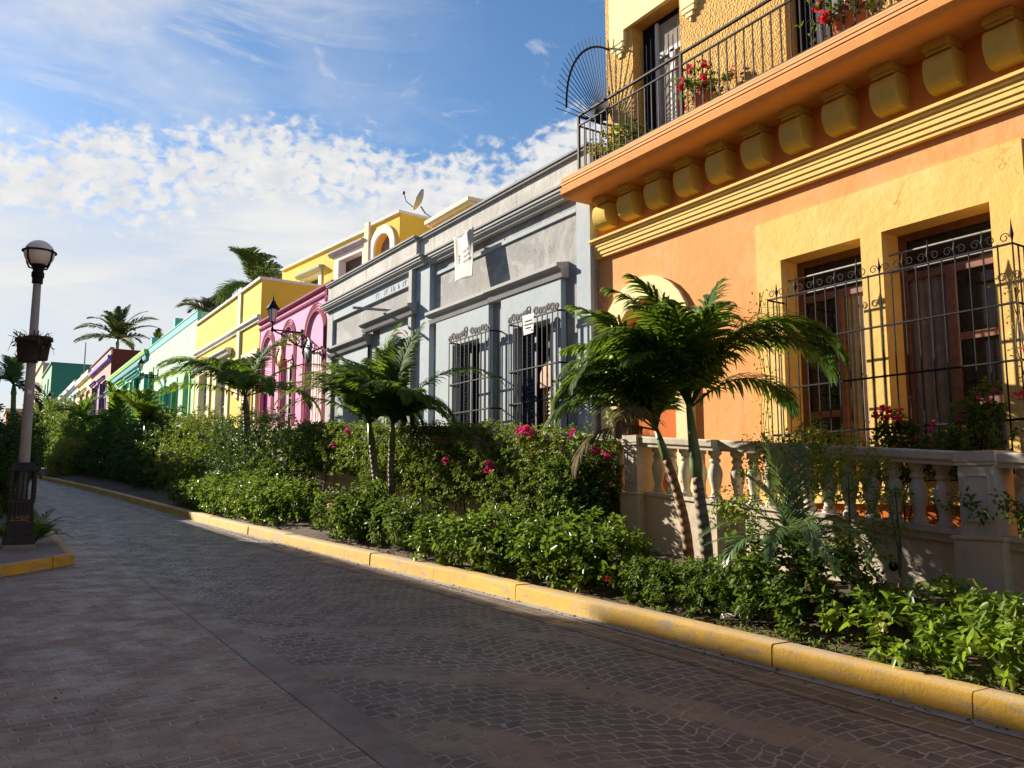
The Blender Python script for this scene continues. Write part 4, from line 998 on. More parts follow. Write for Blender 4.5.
# --- houses across the street, outside the picture; they shade the road --------
def shade_house(y0, y1, z1, label, mat):
    t = thing('house', (-4, (y0 + y1) / 2, road(y0)), label, 'house')
    ops = []; y = y0 + 1.4
    while y + 1.2 < y1 - .6: ops.append(rect(y, y + 1.1, road(y) + 1.1, road(y) + 3.4)); y += 3.1
    w = MB().wall(rect(y0, y1, road(y0) - .5, z1), ops, -1.6, -.25)
    w.add([(-1.61, y0, road(y0) - .5), (-1.61, y0, z1), (-9, y0, z1), (-9, y0, road(y0) - .5), (-1.61, y1, road(y0) - .5), (-1.61, y1, z1), (-9, y1, z1), (-9, y1, road(y0) - .5)], [(0, 1, 2, 3), (4, 7, 6, 5), (1, 5, 6, 2), (3, 2, 6, 7)])
    w.build('wall', mat, t)
    MB().box(-1.9, -1.45, y0 + .01, y1 - .01, z1, z1 + .15).build('cornice', M['cream'], t)
    for q in ops: MB().box(-1.88, -1.84, q[0][0], q[1][0], q[0][1], q[2][1]).build('window', M['glass'], t)
shade_house(-9, 15.78, 9.0, 'unseen ochre house added beside the camera to shade the foreground', M['far_orange'])  # added out of view to keep the sun off the foreground paving
shade_house(15.8, 25.5, 8.70, 'cream house across the street, opposite the balustrade', M['peach'])
shade_house(25.52, 33, 8.13, 'beige house across the street, opposite the grey house', M['beige'])
shade_house(33.02, 40.4, 7.66, 'low white house across the street, opposite the pink house', M['white_trim'])
shade_house(40.42, 46.5, 8.9, 'narrow green house across the street, opposite the yellow house', M['mid_green'])
shade_house(46.52, 62, 11.5, 'tall pink house across the street, opposite the yellow house', M['brown_pink'])
shade_house(62.02, 90, 14.6, 'tall white house across the street, far up the hill', M['white_blue'])
# ---------------------------------------------------------------- lamp posts
M['globe'] = globemat()
def lamp_post(x, y, z, label, full=True):
    t = thing('street_lamp', (x, y, z), label, 'street lamp', 'globe street lamps')
    MB().box(x - .24, x + .24, y - .24, y + .24, z - .1, z + .06).build('plinth', M['paving'], t, bevel=.012)
    b = MB()
    def ring(h0, h1, a0, a1):
        b.add([(x + sx * a, y + sy * a, z + h) for h, a in ((h0, a0), (h1, a1)) for sx, sy in ((-1, -1), (1, -1), (1, 1), (-1, 1))], [(0, 1, 5, 4), (1, 2, 6, 5), (2, 3, 7, 6), (3, 0, 4, 7), (4, 5, 6, 7), (3, 2, 1, 0)])
    ring(.06, .20, .235, .225); ring(.20, .74, .195, .175); ring(.74, .80, .19, .19)
    for sx in (-1, 1):
        for sy in (-1, 1): b.box(x + sx * .17 - .028, x + sx * .17 + .028, y + sy * .17 - .028, y + sy * .17 + .028, z + .80, z + 1.27)
    for k in (-1, 0, 1):
        for s_ in (-1, 1):
            b.box(x + k * .065 - .016, x + k * .065 + .016, y + s_ * .172 - .014, y + s_ * .172 + .014, z + .80, z + 1.27)
            b.box(x + s_ * .172 - .014, x + s_ * .172 + .014, y + k * .065 - .016, y + k * .065 + .016, z + .80, z + 1.27)
    for k in range(6): b.box(x - .15 + k * .06 - .008, x - .15 + k * .06 + .008, y - .193, y - .17, z + .48, z + .74)
    ring(1.27, 1.32, .215, .215); ring(1.32, 1.42, .205, .12)
    b.build('base', M['lamp_base'], t, bevel=.006)
    if full:
        g = MB()                                       # faded scrawl on the street face of the base
        def scr(pts): g.tube([(x + a, y - .197 + .02 * (c_ - .5), z + c_) for a, c_ in pts], .006, 4)
        scr([(-.15, .50), (-.12, .53), (-.10, .49), (-.14, .47)]); scr([(-.07, .49), (-.04, .55), (-.03, .48), (-.065, .51), (-.02, .515)])
        scr([(0, .54), (.005, .47)]); scr([(.02, .48), (.04, .54), (.065, .50), (.04, .465), (.02, .48)]); scr([(.075, .53), (.11, .54), (.13, .49), (.09, .47), (.075, .53)]); scr([(-.16, .455), (.05, .458), (.14, .43)])
        g.build('scrawl', M['graffiti'], t)
    MB().lathe([(.088, .8), (.086, 1.4), (.062, 4.55)], (x, y, z), 12).build('pole', M['lamp_concrete'], t, True)
    k = MB().lathe([(.062, 4.52), (.085, 4.53), (.085, 4.62), (.10, 4.64), (.10, 4.72), (.085, 4.74), (.085, 4.80), (.13, 4.84), (.13, 4.88)], (x, y, z), 14)
    for q in range(4):
        a = PI / 4 + q * PI / 2
        k.tube([(x + r * math.cos(a), y + r * math.sin(a), z + h) for r, h in ((.10, 4.80), (.19, 4.83), (.245, 4.93), (.262, 5.05), (.255, 5.12))], .017, 5)
    k.tube([(x + .258 * math.cos(2*PI*i/24), y + .258 * math.sin(2*PI*i/24), z + 5.09) for i in range(25)], .018, 6)
    k.build('collar', M['iron'], t)
    gp = [(.24 * math.sin(PI * i / 14), 5.06 - .24 * math.cos(PI * i / 14)) for i in range(15)]; gp[0] = (.01, gp[0][1]); gp[-1] = (.01, gp[-1][1])
    MB().lathe(gp, (x, y, z), 24).build('globe', M['globe'], t, True)
    if full:
        MB().box(x - .035, x + .035, y - .085, y - .072, z + 2.58, z + 2.65).build('sticker', M['paper'], t)
    return t
lz = road(16.33) + .155
lamp_post(.74, 16.33, lz, 'concrete street lamp with a milky globe standing in a black slotted base')
lamp_post(.97, 56, 3.15, 'second globe street lamp farther up, mostly cut off by the left edge', False)
pt = thing('hanging_planter', (.74, 16.33, lz + 3.15), 'dark pot of dry plants strapped around the lamp pole', 'planter')
def potmesh(x, y, z, R, r, h, w=.03):
    return MB().lathe([(r, 0), (r * 1.02, .01), (R * .95, h * .86), (R * 1.08, h * .87), (R * 1.08, h), (R * .95, h), (R * .9, h * .8), (.02, h * .78)], (x, y, z), 20)
for dx, dy in ((-.06, -.05), (.09, .03)):
    potmesh(.74 + dx, 16.33 + dy, lz + 3.17 - (.04 if dx < 0 else -.02), 0.20, .15, .40).build('pot', M['pot_black'], pt, True)
MB().lathe([(.09, 0), (.09, .05)], (.74, 16.33, lz + 3.3), 12).build('strap', M['iron'], pt)
s = MB()
for k in range(46):
    a = random.uniform(0, 2 * PI); r = random.uniform(.05, .2); h = random.uniform(.08, .30); o = random.uniform(.5, 1.6)
    p = Vector((.74 + r * math.cos(a), 16.33 + r * math.sin(a), lz + 3.47))
    dr = -.25 if k % 3 == 0 else .0
    s.tube([p, p + Vector((math.cos(a) * .1 * o, math.sin(a) * .1 * o, h * .7)), p + Vector((math.cos(a) * .17 * o, math.sin(a) * .17 * o, h * .8 + dr * o))], [.008, .006, .003], 4)
s.build('dry_plant', M['dry'], pt)
P_ = np.array([[.74 + random.uniform(-.26, .26), 16.33 + random.uniform(-.2, .2), lz + 3.45 + random.uniform(-.05, .12)] for k in range(120)])
leaves('withered_leaves', P_, nrm(rng.normal(0, 1, (120, 3))), np.full(120, .10), np.full(120, .035), M['dry'], pt)

# ---------------------------------------------------------------- palms
FH = np.array([math.sin(math.radians(33)), math.cos(math.radians(33)), 0]); RH = np.array([math.cos(math.radians(33)), -math.sin(math.radians(33)), 0])
def frond(parent, o, phi, e0, L, droop, mat, nl=46, ll=.42, lw=.034, vee=.35, hang=.5, name='frond', r0=.018, curl=1.7):
    """one pinnate leaf: arching rachis with two rows of drooping leaflets"""
    phi = math.radians(phi); h = RH * math.cos(phi) + FH * math.sin(phi)
    n = 22; s = np.linspace(0, 1, n)
    e = math.radians(e0) - math.radians(droop) * s ** curl
    step = L / (n - 1)
    d = h[None] * np.cos(e)[:, None] + np.array([0, 0, 1.])[None] * np.sin(e)[:, None]
    p = np.concatenate([[np.zeros(3)], np.cumsum(d[:-1] * step, 0)], 0) + np.array(o)
    side = np.cross(h, [0, 0, 1.]); nn = np.cross(side[None], d)
    twist = random.uniform(-.25, .25)
    t = np.linspace(.13, .995, nl)
    V = []; Q = []
    for sg in (-1, 1):
        tt = np.clip(t + rng.normal(0, .004, nl), .1, 1)
        pi_ = np.stack([np.interp(tt, s, p[:, k]) for k in range(3)], 1)
        di = nrm(np.stack([np.interp(tt, s, d[:, k]) for k in range(3)], 1))
        ni = nrm(np.stack([np.interp(tt, s, nn[:, k]) for k in range(3)], 1))
        ang = np.radians(62 - 38 * tt + rng.normal(0, 5, nl))[:, None]
        v = (vee + sg * twist + rng.normal(0, .10, nl))[:, None]
        ld = nrm(di * np.cos(ang) + (side[None] * sg * np.cos(v) + ni * np.sin(v)) * np.sin(ang))
        l = (ll * np.sin(PI * (.16 + .80 * tt)) ** .75 * rng.uniform(.88, 1.1, nl))[:, None]
        wv = nrm(np.cross(ld, ni)); 
        wd = np.full((nl, 1), lw)
        g = np.array([0, 0, -1.])[None] * hang
        pts = []; q = pi_.copy(); dd = ld.copy()
        for k in range(4):
            pts.append(q.copy()); dd = nrm(dd + g * (.55 if k else .12)); q = q + dd * l / 3.0
        ws = (.5, 1.0, .8, .06)
        ring = []
        for k in range(4): ring += [pts[k] - wv * wd * ws[k] * .5, pts[k] + wv * wd * ws[k] * .5]
        A = np.stack(ring, 1).reshape(-1, 3); base = len(V) and sum(len(x) for x in V) or 0
        b = base + (np.arange(nl) * 8)[:, None]
        for k in range(3): Q.append(b + np.array([2*k, 2*k+1, 2*k+3, 2*k+2]))
        V.append(A)
    base = sum(len(x) for x in V)
    R = []
    for i in range(n):
        r = r0 * (1 - .85 * s[i]); R += [p[i] + side * r, p[i] + nn[i] * r * .8, p[i] - side * r, p[i] - nn[i] * r * .8]
    V.append(np.array(R))
    idx = []
    for i in range(n - 1):
        for k in range(4): idx.append([base + i*4+k, base + i*4+(k+1) % 4, base + (i+1)*4+(k+1) % 4, base + (i+1)*4+k])
    Q.append(np.array(idx))
    return quadmesh(name, np.concatenate(V), np.concatenate(Q), mat, parent)
def trunk(parent, pts, r0, r1, mat, shaft=.7, bulge=1.25):
    P = [Vector(p) for p in pts]; n = 26; out = []
    for i in range(n):
        t = i / (n - 1) * (len(P) - 1); k = min(int(t), len(P) - 2); f = t - k
        a, b = P[k], P[k+1]; m0 = (P[k+1] - P[max(k-1, 0)]) / 2; m1 = (P[min(k+2, len(P)-1)] - P[k]) / 2
        f2, f3 = f*f, f*f*f; out.append(a*(2*f3-3*f2+1) + m0*(f3-2*f2+f) + b*(-2*f3+3*f2) + m1*(f3-f2))
    rad = [(r0 * 1.35 if i == 0 else r0 * 1.12 if i == 1 else r0 + (r1 - r0) * i / (n - 1)) + (.003 if i % 2 else 0) for i in range(n)]
    MB().tube(out, rad, 12).build('trunk', mat, parent, True)
    if shaft:
        d = (out[-1] - out[-4]).normalized(); c = out[-1]
        MB().tube([c - d * .02, c + d * shaft * .15, c + d * shaft * .5, c + d * shaft], [r1 * .98, r1 * bulge, r1 * 1.02, r1 * .6], 12).build('crownshaft', M['crownshaft'], parent, True)
        return c + d * shaft * .92
    return out[-1]
# twin palm in front of the balustrade
p1 = thing('palm_tree', (7.35, 7.4, bedz(7.35, 7.4)), 'large twin trunk palm with drooping fronds in front of the orange house', 'palm tree', 'palms planted along the bed')
ca = trunk(p1, [(7.33, 7.05, bedz(7.3, 7.0) - .1), (7.36, 7.12, 1.0), (7.38, 7.20, 1.4), (7.40, 7.26, 1.72)], .085, .062, M['trunk'], .95, 1.30)
cb_ = trunk(p1, [(7.42, 7.42, bedz(7.4, 7.4) - .1), (7.44, 7.52, 1.1), (7.45, 7.68, 1.6), (7.42, 7.80, 1.95)], .068, .05, M['trunk_red'], .45, 1.2)
cA = [(2, 66, 2.75, 150, .8), (6, 60, 2.5, 140, .78), (-4, 70, 2.6, 155, .8), (10, 40, 1.75, 125), (-25, 72, 2.0, 125), (180, 64, 1.9, 150), (160, 74, 1.9, 105), (200, 72, 1.9, 135), (225, 78, 1.8, 90), (250, 80, 1.7, 80), (290, 80, 1.7, 85), (335, 68, 1.75, 110), (40, 78, 1.9, 75), (75, 66, 2.0, 115), (110, 72, 2.0, 105), (140, 66, 2.0, 110), (20, 84, 1.8, 40), (170, 80, 2.0, 65), (150, 86, 1.9, 40), (90, 80, 1.9, 60), (195, 84, 1.9, 50), (186, 72, 1.9, 130)]
for phi, e0, L, dr, *q in cA: frond(p1, ca, phi + random.uniform(-5, 5), e0, L, dr + random.uniform(-8, 8), M['frond'], 50, q[0] if q else .56, .042, .30, .85)
cB = [(178, 66, 1.95, 165, .7), (188, 52, 1.7, 140, .6), (165, 72, 1.8, 130), (205, 72, 1.8, 145), (150, 76, 2.0, 100), (185, 80, 2.1, 75), (210, 82, 1.8, 60), (20, 76, 1.5, 110), (60, 72, 1.6, 115), (100, 70, 1.7, 115), (130, 66, 1.8, 120), (196, 34, 1.7, 95), (190, 74, 1.9, 140), (172, 62, 1.8, 155, .65), (240, 76, 1.6, 120), (184, 60, 1.8, 160, .65)]
for phi, e0, L, dr, *q in cB: frond(p1, cb_, phi + random.uniform(-5, 5), e0, L, dr + random.uniform(-8, 8), M['frond'], 48, q[0] if q else .54, .042, .30, .9)
for phi, e0 in ((240, 30), (200, 10)): frond(p1, cb_, phi, e0, 1.5, 105, M['frond_brown'], 40, .4, .03, .1, .8)
# twin palm in front of the grey house
p2 = thing('palm_tree', (7.2, 16.1, bedz(7.2, 16.1)), 'twin trunk palm with bushy bright crown before the grey house', 'palm tree', 'palms planted along the bed')
c1 = trunk(p2, [(7.2, 16.25, .7), (7.2, 16.32, 1.6), (7.2, 16.45, 2.0), (7.2, 16.62, 2.5)], .09, .07, M['trunk'], .55)
c2 = trunk(p2, [(7.3, 15.85, .7), (7.3, 15.8, 1.6), (7.28, 15.8, 1.95), (7.25, 15.72, 2.4)], .08, .062, M['trunk'], .55)
for c, ph0 in ((c1, 0), (c2, 25)):
    for k in range(26):
        t_ = (k * .618) % 1; phi = ph0 + k * 137.5; e0 = 40 + 48 * t_; L = 1.55 + .75 * t_ + random.uniform(-.12, .12)
        frond(p2, c, phi, e0, L, 140 - 112 * t_ + random.uniform(-12, 12), M['frond'], 40, .50, .046, .32, .65)
frond(p2, c2, -2, 58, 3.1, 128, M['frond'], 48, .5, .046, .3, .7); frond(p2, c1, 186, 50, 2.6, 125, M['frond'], 48, .5, .046, .3, .7); frond(p2, c1, 200, 36, 2.3, 100, M['frond'], 44, .5, .046, .3, .7)
# single palm by the long low hedge
p3 = thing('palm_tree', (7.0, 25.4, bedz(7.0, 25.4)), 'single trunk palm with flat arching crown before the yellow house', 'palm tree', 'palms planted along the bed')
c3 = trunk(p3, [(7.0, 25.45, 1.0), (7.0, 25.5, 2.4), (7.0, 25.7, 3.4), (7.0, 25.9, 3.95)], .13, .10, M['trunk'], .55)
for k in range(18):
    phi = k * 137.5 + 10; e0 = 20 + 60 * ((k * .618) % 1)
    frond(p3, c3, phi, e0, random.uniform(2.6, 3.1), 100 - .6 * (e0 - 28), M['frond'], 44, .66, .06, .3, .6)
for phi, e0, L, dr in ((0, 42, 2.9, 75), (12, 25, 2.6, 55), (182, 38, 2.9, 85), (170, 22, 2.8, 55), (195, 50, 2.6, 110), (270, 55, 2.2, 110)): frond(p3, c3, phi, e0, L * 1.1, dr, M['frond'], 46, .58, .058, .3, .6)
# feathery young palm against the balustrade
cy = thing('young_palm', (7.1, 5.62, bedz(7.1, 5.62)), 'pale feathery young palm growing low against the balustrade', 'palm')
b0 = np.array((7.1, 5.62, bedz(7.1, 5.62) + .55))
MB().tube([b0 - [0, 0, .7], b0 - [0, 0, .3], b0], [.09, .10, .07], 10).build('trunk', M['trunk'], cy)
for phi, e0, L, dr in ((178, 55, 1.15, 105), (165, 35, 1.05, 75), (205, 48, 1.1, 120), (235, 60, 1.15, 140), (262, 68, 1.2, 150), (300, 62, 1.15, 145), (330, 55, 1.1, 125), (5, 50, 1.0, 95), (30, 60, 1.0, 90), (90, 80, 1.25, 35), (120, 84, 1.35, 25), (60, 82, 1.3, 30), (200, 78, 1.15, 60), (340, 76, 1.1, 60), (275, 40, 1.0, 110), (150, 66, 1.1, 80)):
    frond(cy, b0, phi, e0, L, dr, M['frond_pale'], 46, .24, .017, .22, .22, r0=.012, curl=1.3)
# palms beyond the roofs
def far_palm(x, y, zb, zc, L, nf, label, mat, nl=30, ll=.9, lw=.13, e_lo=-5, droop=75, seed=0):
    t = thing('palm_tree', (x, y, zb), label, 'palm tree')
    c = trunk(t, [(x, y, zb), (x + .1, y, (zb + zc) / 2), (x, y, zc)], .22, .16, M['trunk'], .8)
    for k in range(nf):
        e0 = e_lo + (88 - e_lo) * ((k * .618 + seed) % 1)
        frond(t, c, k * 137.5 + 40 * seed, e0, L * random.uniform(.85, 1.1), droop * (1 - .5 * max(e0, 0) / 90), mat, nl, ll, lw, .25, .3, r0=.06)
    return t
t = thing('palm_tree', (12.5, 98, 9), 'tall palm standing behind the oxblood side wall', 'palm tree')
c = trunk(t, [(12.5, 98, 9), (12.5, 98, 13), (12.4, 98, 17)], .22, .16, M['trunk'], .8)
for phi, e0, L, dr in ((0, 38, 5.2, 70), (12, 58, 5.0, 75), (-8, 14, 4.6, 55), (28, 72, 4.6, 60), (180, 40, 5.2, 72), (168, 60, 5.0, 75), (188, 16, 4.6, 55), (150, 74, 4.6, 60), (90, 50, 4.5, 70), (270, 55, 4.5, 80), (60, 84, 4.2, 30), (120, 82, 4.2, 35), (230, 40, 4.6, 80), (310, 42, 4.6, 80), (90, 15, 4, 60), (270, 10, 4, 60), (210, 8, 4.2, 50), (330, 8, 4.2, 50)):
    frond(t, c, phi, e0, L, dr, M['frond_far'], 44, 1.0, .13, .25, .25, r0=.07, curl=1.5)
far_palm(13.5, 59, 7, 12.6, 3.0, 17, 'withered palm with drooping brown fronds above the mint roof', M['frond_brown'], 30, .8, .12, -10, 110, .1)
far_palm(13.0, 47.5, 7, 12.5, 2.9, 26, 'shaggy palm leaning over the yellow house parapet', M['frond_far'], 36, .75, .07, 10, 165, .5)
far_palm(14, 84, 8, 13.2, 3.4, 10, 'palm half hidden behind the aqua roof posts', M['frond_far'], 26, .8, .14, 0, 90, .7)
far_palm(2.2, 70, 2, 8.3, 3.0, 13, 'palm with grey drooping fronds beyond the lamp post', M['frond_far'], 30, .8, .11, -15, 85, .2)

# ---------------------------------------------------------------- shrubs and hedges
def shrub(name, label, cat, blobs, leaf, wid, n, mat, k=7, flowers=None, stems=5, spread=1.0, zmin=None, group=None, inner=.5, up=.55):
    """leafy bush: rosettes of leaves on the outer shell of several lobes, woody stems, optional flowers"""
    B = np.array(blobs, float)
    x, y = B[:, 0].mean(), B[:, 1].mean()
    t = thing(name, (x, y, bedz(x, y) if zmin is None else zmin), label, cat, group)
    area = (B[:, 3] * B[:, 4] + B[:, 3] * B[:, 5] + B[:, 4] * B[:, 5]); pr = area / area.sum()
    C_ = []; A_ = []
    while sum(len(c) for c in C_) < n:
        i = rng.choice(len(B), n, p=pr); d = nrm(rng.normal(0, 1, (n, 3)))
        lump = 1 + .13 * np.sin(d[:, 0] * 7 + i) * np.sin(d[:, 1] * 6 + 2 * i) + .10 * np.sin(d[:, 2] * 9 + i)
        r = (inner + (1.04 - inner) * rng.random(n) ** .6) * lump
        c = B[i, :3] + d * B[i, 3:6] * r[:, None]
        ok = np.ones(n, bool)
        for j in range(len(B)):
            q = (((c - B[j, :3]) / B[j, 3:6]) ** 2).sum(1); ok &= (q > .38) | (i == j)
        if zmin is None:
            zg = np.array([bedz(a, b) for a, b in c[:, :2]])
        else: zg = np.full(n, zmin)
        ok &= c[:, 2] > zg + .03
        C_.append(c[ok]); A_.append(nrm(d * [1, 1, .8] + [0, 0, up] + rng.normal(0, .35, (n, 3)))[ok])
    c = np.concatenate(C_)[:n]; a = np.concatenate(A_)[:n]
    P = []; D = []; L = []
    u = nrm(np.cross(a, rng.normal(0, 1, (n, 3)))); v = np.cross(a, u)
    for q in range(k):
        th = q * 2.4 + rng.uniform(0, .6, (n, 1)); rad = u * np.cos(th) + v * np.sin(th)
        P.append(c + a * (q / k) * leaf * 1.1 * spread); D.append(nrm(a * (.15 + .6 * q / k) + rad * .9 + rng.normal(0, .15, (n, 3)) + [0, 0, -.12]))
        L.append(leaf * rng.uniform(.6, 1.15, n) * (1.05 - .35 * q / k))
    P = np.concatenate(P); D = np.concatenate(D); L = np.concatenate(L)
    leaves('foliage', P, D, L, L * wid, mat, t)
    s = MB()
    for q in range(stems):
        b = B[rng.integers(len(B))]; e = b[:3] + rng.normal(0, .3, 3) * b[3:6]
        g = np.array([b[0] + (x - b[0]) * .3 + rng.normal(0, .08), b[1] + rng.normal(0, .12), (bedz(b[0], b[1]) if zmin is None else zmin) - .05])
        m = (g + e) / 2 + rng.normal(0, .05, 3); s.tube([g, m, e], [.016, .012, .006], 5)
    if stems: s.build('stems', M['bark'], t)
    if flowers:
        fm, cen, nf, fs, sprd = flowers
        if cen is None:
            fp = c[rng.choice(len(c), nf)] + a[rng.choice(len(c), nf)] * .03
        else:
            cen = np.array(cen, float); fp = cen[rng.integers(0, len(cen), nf)] + rng.normal(0, sprd, (nf, 3))
        PP = np.repeat(fp, 5, 0); DD = nrm(rng.normal(0, 1, (nf * 5, 3)) + [-.3, -.3, .4])
        leaves('blossoms', PP, DD, np.full(nf * 5, fs), np.full(nf * 5, fs * .8), fm, t)
    return t
gk = 'shrubs planted along the kerb'
def Bz(x, y, h, rx, ry, rz): return (x, y, bedz(x, y) + h, rx, ry, rz)
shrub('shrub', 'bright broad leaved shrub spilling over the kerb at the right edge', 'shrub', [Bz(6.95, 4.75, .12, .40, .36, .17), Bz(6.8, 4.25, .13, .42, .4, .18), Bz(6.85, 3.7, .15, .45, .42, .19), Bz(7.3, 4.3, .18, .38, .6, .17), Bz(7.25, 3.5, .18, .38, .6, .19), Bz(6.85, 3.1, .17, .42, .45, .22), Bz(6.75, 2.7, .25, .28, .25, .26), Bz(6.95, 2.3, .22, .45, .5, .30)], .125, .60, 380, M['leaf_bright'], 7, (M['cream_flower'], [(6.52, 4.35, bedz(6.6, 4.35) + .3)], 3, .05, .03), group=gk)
shrub('shrub', 'dark glossy shrub at the foot of the young palm', 'shrub', [Bz(6.85, 5.75, .25, .38, .33, .33), Bz(6.8, 5.25, .2, .33, .3, .28), Bz(7.15, 5.2, .28, .35, .35, .36), Bz(7.3, 5.9, .30, .35, .33, .42), Bz(6.95, 6.15, .5, .2, .18, .3), Bz(7.05, 6.2, .2, .25, .25, .25)], .105, .58, 360, M['leaf_mid'], 7, (M['cream_flower'], [(6.75, 5.2, bedz(6.75, 5.2) + .35)], 3, .05, .04), group=gk)
shrub('shrub', 'small leaved green shrub below the twin palm trunks', 'shrub', [Bz(6.75, 6.45, .12, .32, .3, .18), Bz(6.7, 6.95, .15, .33, .34, .22), Bz(6.75, 7.45, .2, .35, .34, .26), Bz(7.05, 6.9, .18, .35, .5, .24)], .060, .55, 760, M['leaf_mid'], 7, (M['red_flower'], [(6.42, 7.75, bedz(6.5, 7.9) + .25)], 4, .04, .03), group=gk)
shrub('shrub', 'bushy broad leaved shrub between the twin palm and the pale wall', 'shrub', [Bz(6.8, 8.2, .26, .45, .40, .34), Bz(6.7, 8.8, .34, .45, .42, .38), Bz(6.65, 9.4, .34, .45, .42, .38), Bz(7.1, 9.1, .42, .4, .55, .34), Bz(7.15, 8.4, .36, .36, .36, .32)], .12, .60, 430, M['leaf_broad'], 7, None, group=gk)
shrub('shrub', 'broad leaved shrub under the flowering hedge, third along the kerb', 'shrub', [Bz(6.5, 10.3, .28, .48, .48, .34), Bz(6.42, 11.1, .30, .48, .5, .36), Bz(6.36, 11.9, .28, .46, .45, .34), Bz(6.9, 11.0, .38, .42, .8, .34)], .12, .60, 380, M['leaf_broad'], 7, None, group=gk)
shrub('shrub', 'leggy green shrub at the foot of the bushy twin palm', 'shrub', [Bz(6.4, 13.0, .34, .38, .40, .36), Bz(6.35, 13.7, .40, .38, .42, .4), Bz(6.8, 13.4, .46, .36, .55, .34)], .11, .5, 330, M['leaf_mid'], 6, None, group=gk)
shrub('shrub', 'rounded shrub with one orange bloom left of the bushy palm', 'shrub', [Bz(6.3, 15.1, .38, .48, .52, .42), Bz(6.25, 16.0, .42, .48, .55, .44), Bz(6.8, 15.6, .52, .42, .65, .42)], .115, .6, 520, M['leaf_mid'], 7, (M['cream_flower'], [(5.85, 15.4, bedz(6, 15.4) + .7)], 3, .08, .03), group=gk)
shrub('hedge', 'long low bright hedge along the kerb under the single palm', 'hedge', [Bz(6.05 - .045 * (yk - 18), yk, .36 + .04 * math.sin(yk * 3), .52, .58, .46) for yk in np.arange(19.0, 27.6, .75)] + [Bz(6.65 - .045 * (yk - 18), yk, .42, .48, .65, .44) for yk in np.arange(19.3, 27.6, 1.0)], .125, .60, 1500, M['leaf_broad'], 7, None, stems=12)
# flowering hedge hanging over the retaining wall
hb = []
for yk in np.arange(10.2, 23.2, .7):
    top = rail(yk) + .03 + random.uniform(-.05, .05); xo = random.uniform(-.04, .04)
    hb.append((7.90 + xo, yk, top - .36, .42, .80, .38)); hb.append((7.80 + xo, yk + .2, top - .78, .44, .75, .42))
    if yk < 12.2: hb.append((7.74, yk + .1, top - 1.15, .42, .6, .42))
    elif yk < 17.2: hb.append((7.78 + xo, yk + .1, top - 1.08, .40, .62, .34 + random.uniform(-.06, .06)))
    if yk < 11.0: hb.append((7.66, yk, top - 1.5, .45, .5, .45))
shrub('flowering_hedge', 'dense bougainvillea hedge with magenta flowers hanging over the retaining wall', 'hedge', hb, .072, .62, 9200, M['leaf_bougain'], 6, (M['magenta_flower'], [(7.5, 11.15, 2.52), (7.5, 11.0, 2.5), (7.55, 11.3, 2.53), (7.36, 12.0, 1.98), (7.34, 12.05, 1.93), (7.7, 10.2, 2.42), (7.55, 18.9, 2.98), (7.35, 19.3, 2.62), (7.4, 13.6, 2.1)], 60, .062, .045), stems=16)
shrub('creeping_shrub', 'dark creeping shrub hanging over the balustrade left of the twin palm', 'shrub', [(7.85, 10.0, 1.85, .32, .40, .42), (7.9, 9.6, 1.75, .22, .25, .35), (7.75, 10.4, 1.5, .4, .4, .6), (7.8, 9.8, 1.3, .32, .35, .35)], .07, .6, 700, M['leaf_dark'], 6, (M['magenta_flower'], [(7.75, 9.75, 2.12), (7.8, 9.5, 2.08)], 12, .05, .05))
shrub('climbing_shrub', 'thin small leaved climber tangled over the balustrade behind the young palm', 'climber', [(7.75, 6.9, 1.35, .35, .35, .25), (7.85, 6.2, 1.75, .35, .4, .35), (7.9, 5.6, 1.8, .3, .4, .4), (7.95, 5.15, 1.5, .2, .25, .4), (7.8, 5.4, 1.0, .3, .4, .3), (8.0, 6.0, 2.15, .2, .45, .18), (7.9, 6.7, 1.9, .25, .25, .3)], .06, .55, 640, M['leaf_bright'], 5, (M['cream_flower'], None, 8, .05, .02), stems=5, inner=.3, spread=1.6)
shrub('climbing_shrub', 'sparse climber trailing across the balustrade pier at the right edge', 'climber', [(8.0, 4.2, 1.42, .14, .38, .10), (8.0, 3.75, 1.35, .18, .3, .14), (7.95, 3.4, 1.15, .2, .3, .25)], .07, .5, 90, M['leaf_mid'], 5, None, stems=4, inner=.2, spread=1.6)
# big mixed hedges up the hill, one mass of foliage per plant
def tall(label, y0, y1, x0, htop, leaf, n, mat, fl=None, step=1.3, low=1.0, name='tall_shrub', rx=.9):
    bl = []
    for yk in np.arange(y0, y1, step):
        zt = htop(yk) + random.uniform(-.25, .2); zg = bedz(x0, yk); h = zt - zg
        m = max(2, int(h / 1.15))
        for q in range(m):
            zz = zg + h * (q + .5) / m * (.98)
            bl.append((x0 + .5 * (q / m) + random.uniform(-.15, .15) - (.35 if q == 0 else 0), yk + random.uniform(-.3, .3), min(zz, zt - .55), rx * random.uniform(.85, 1.1), step * .72, h / m * .72))
    return shrub(name, label, 'shrub', bl, leaf, .6, n, mat, 6, fl, stems=8)
tall('tall speckled shrub right of the single palm trunk', 21.9, 24.6, 7.3, lambda y: rail(y) - .15, .10, 1000, M['leaf_mid'], None, 1.1)
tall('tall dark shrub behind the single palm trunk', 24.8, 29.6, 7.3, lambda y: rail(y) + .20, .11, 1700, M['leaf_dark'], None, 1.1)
tall('bougainvillea clump with pale pink tips left of the single palm', 30.4, 37, 7.1, lambda y: rail(y) + .45, .12, 1900, M['leaf_bougain'], (M['magenta_flower'], None, 26, .06, .02), 1.2)
tall('dark shrub mass below the mint house', 38, 47, 6.9, lambda y: rail(y) + .45, .15, 2100, M['leaf_dark'], None, 1.5)
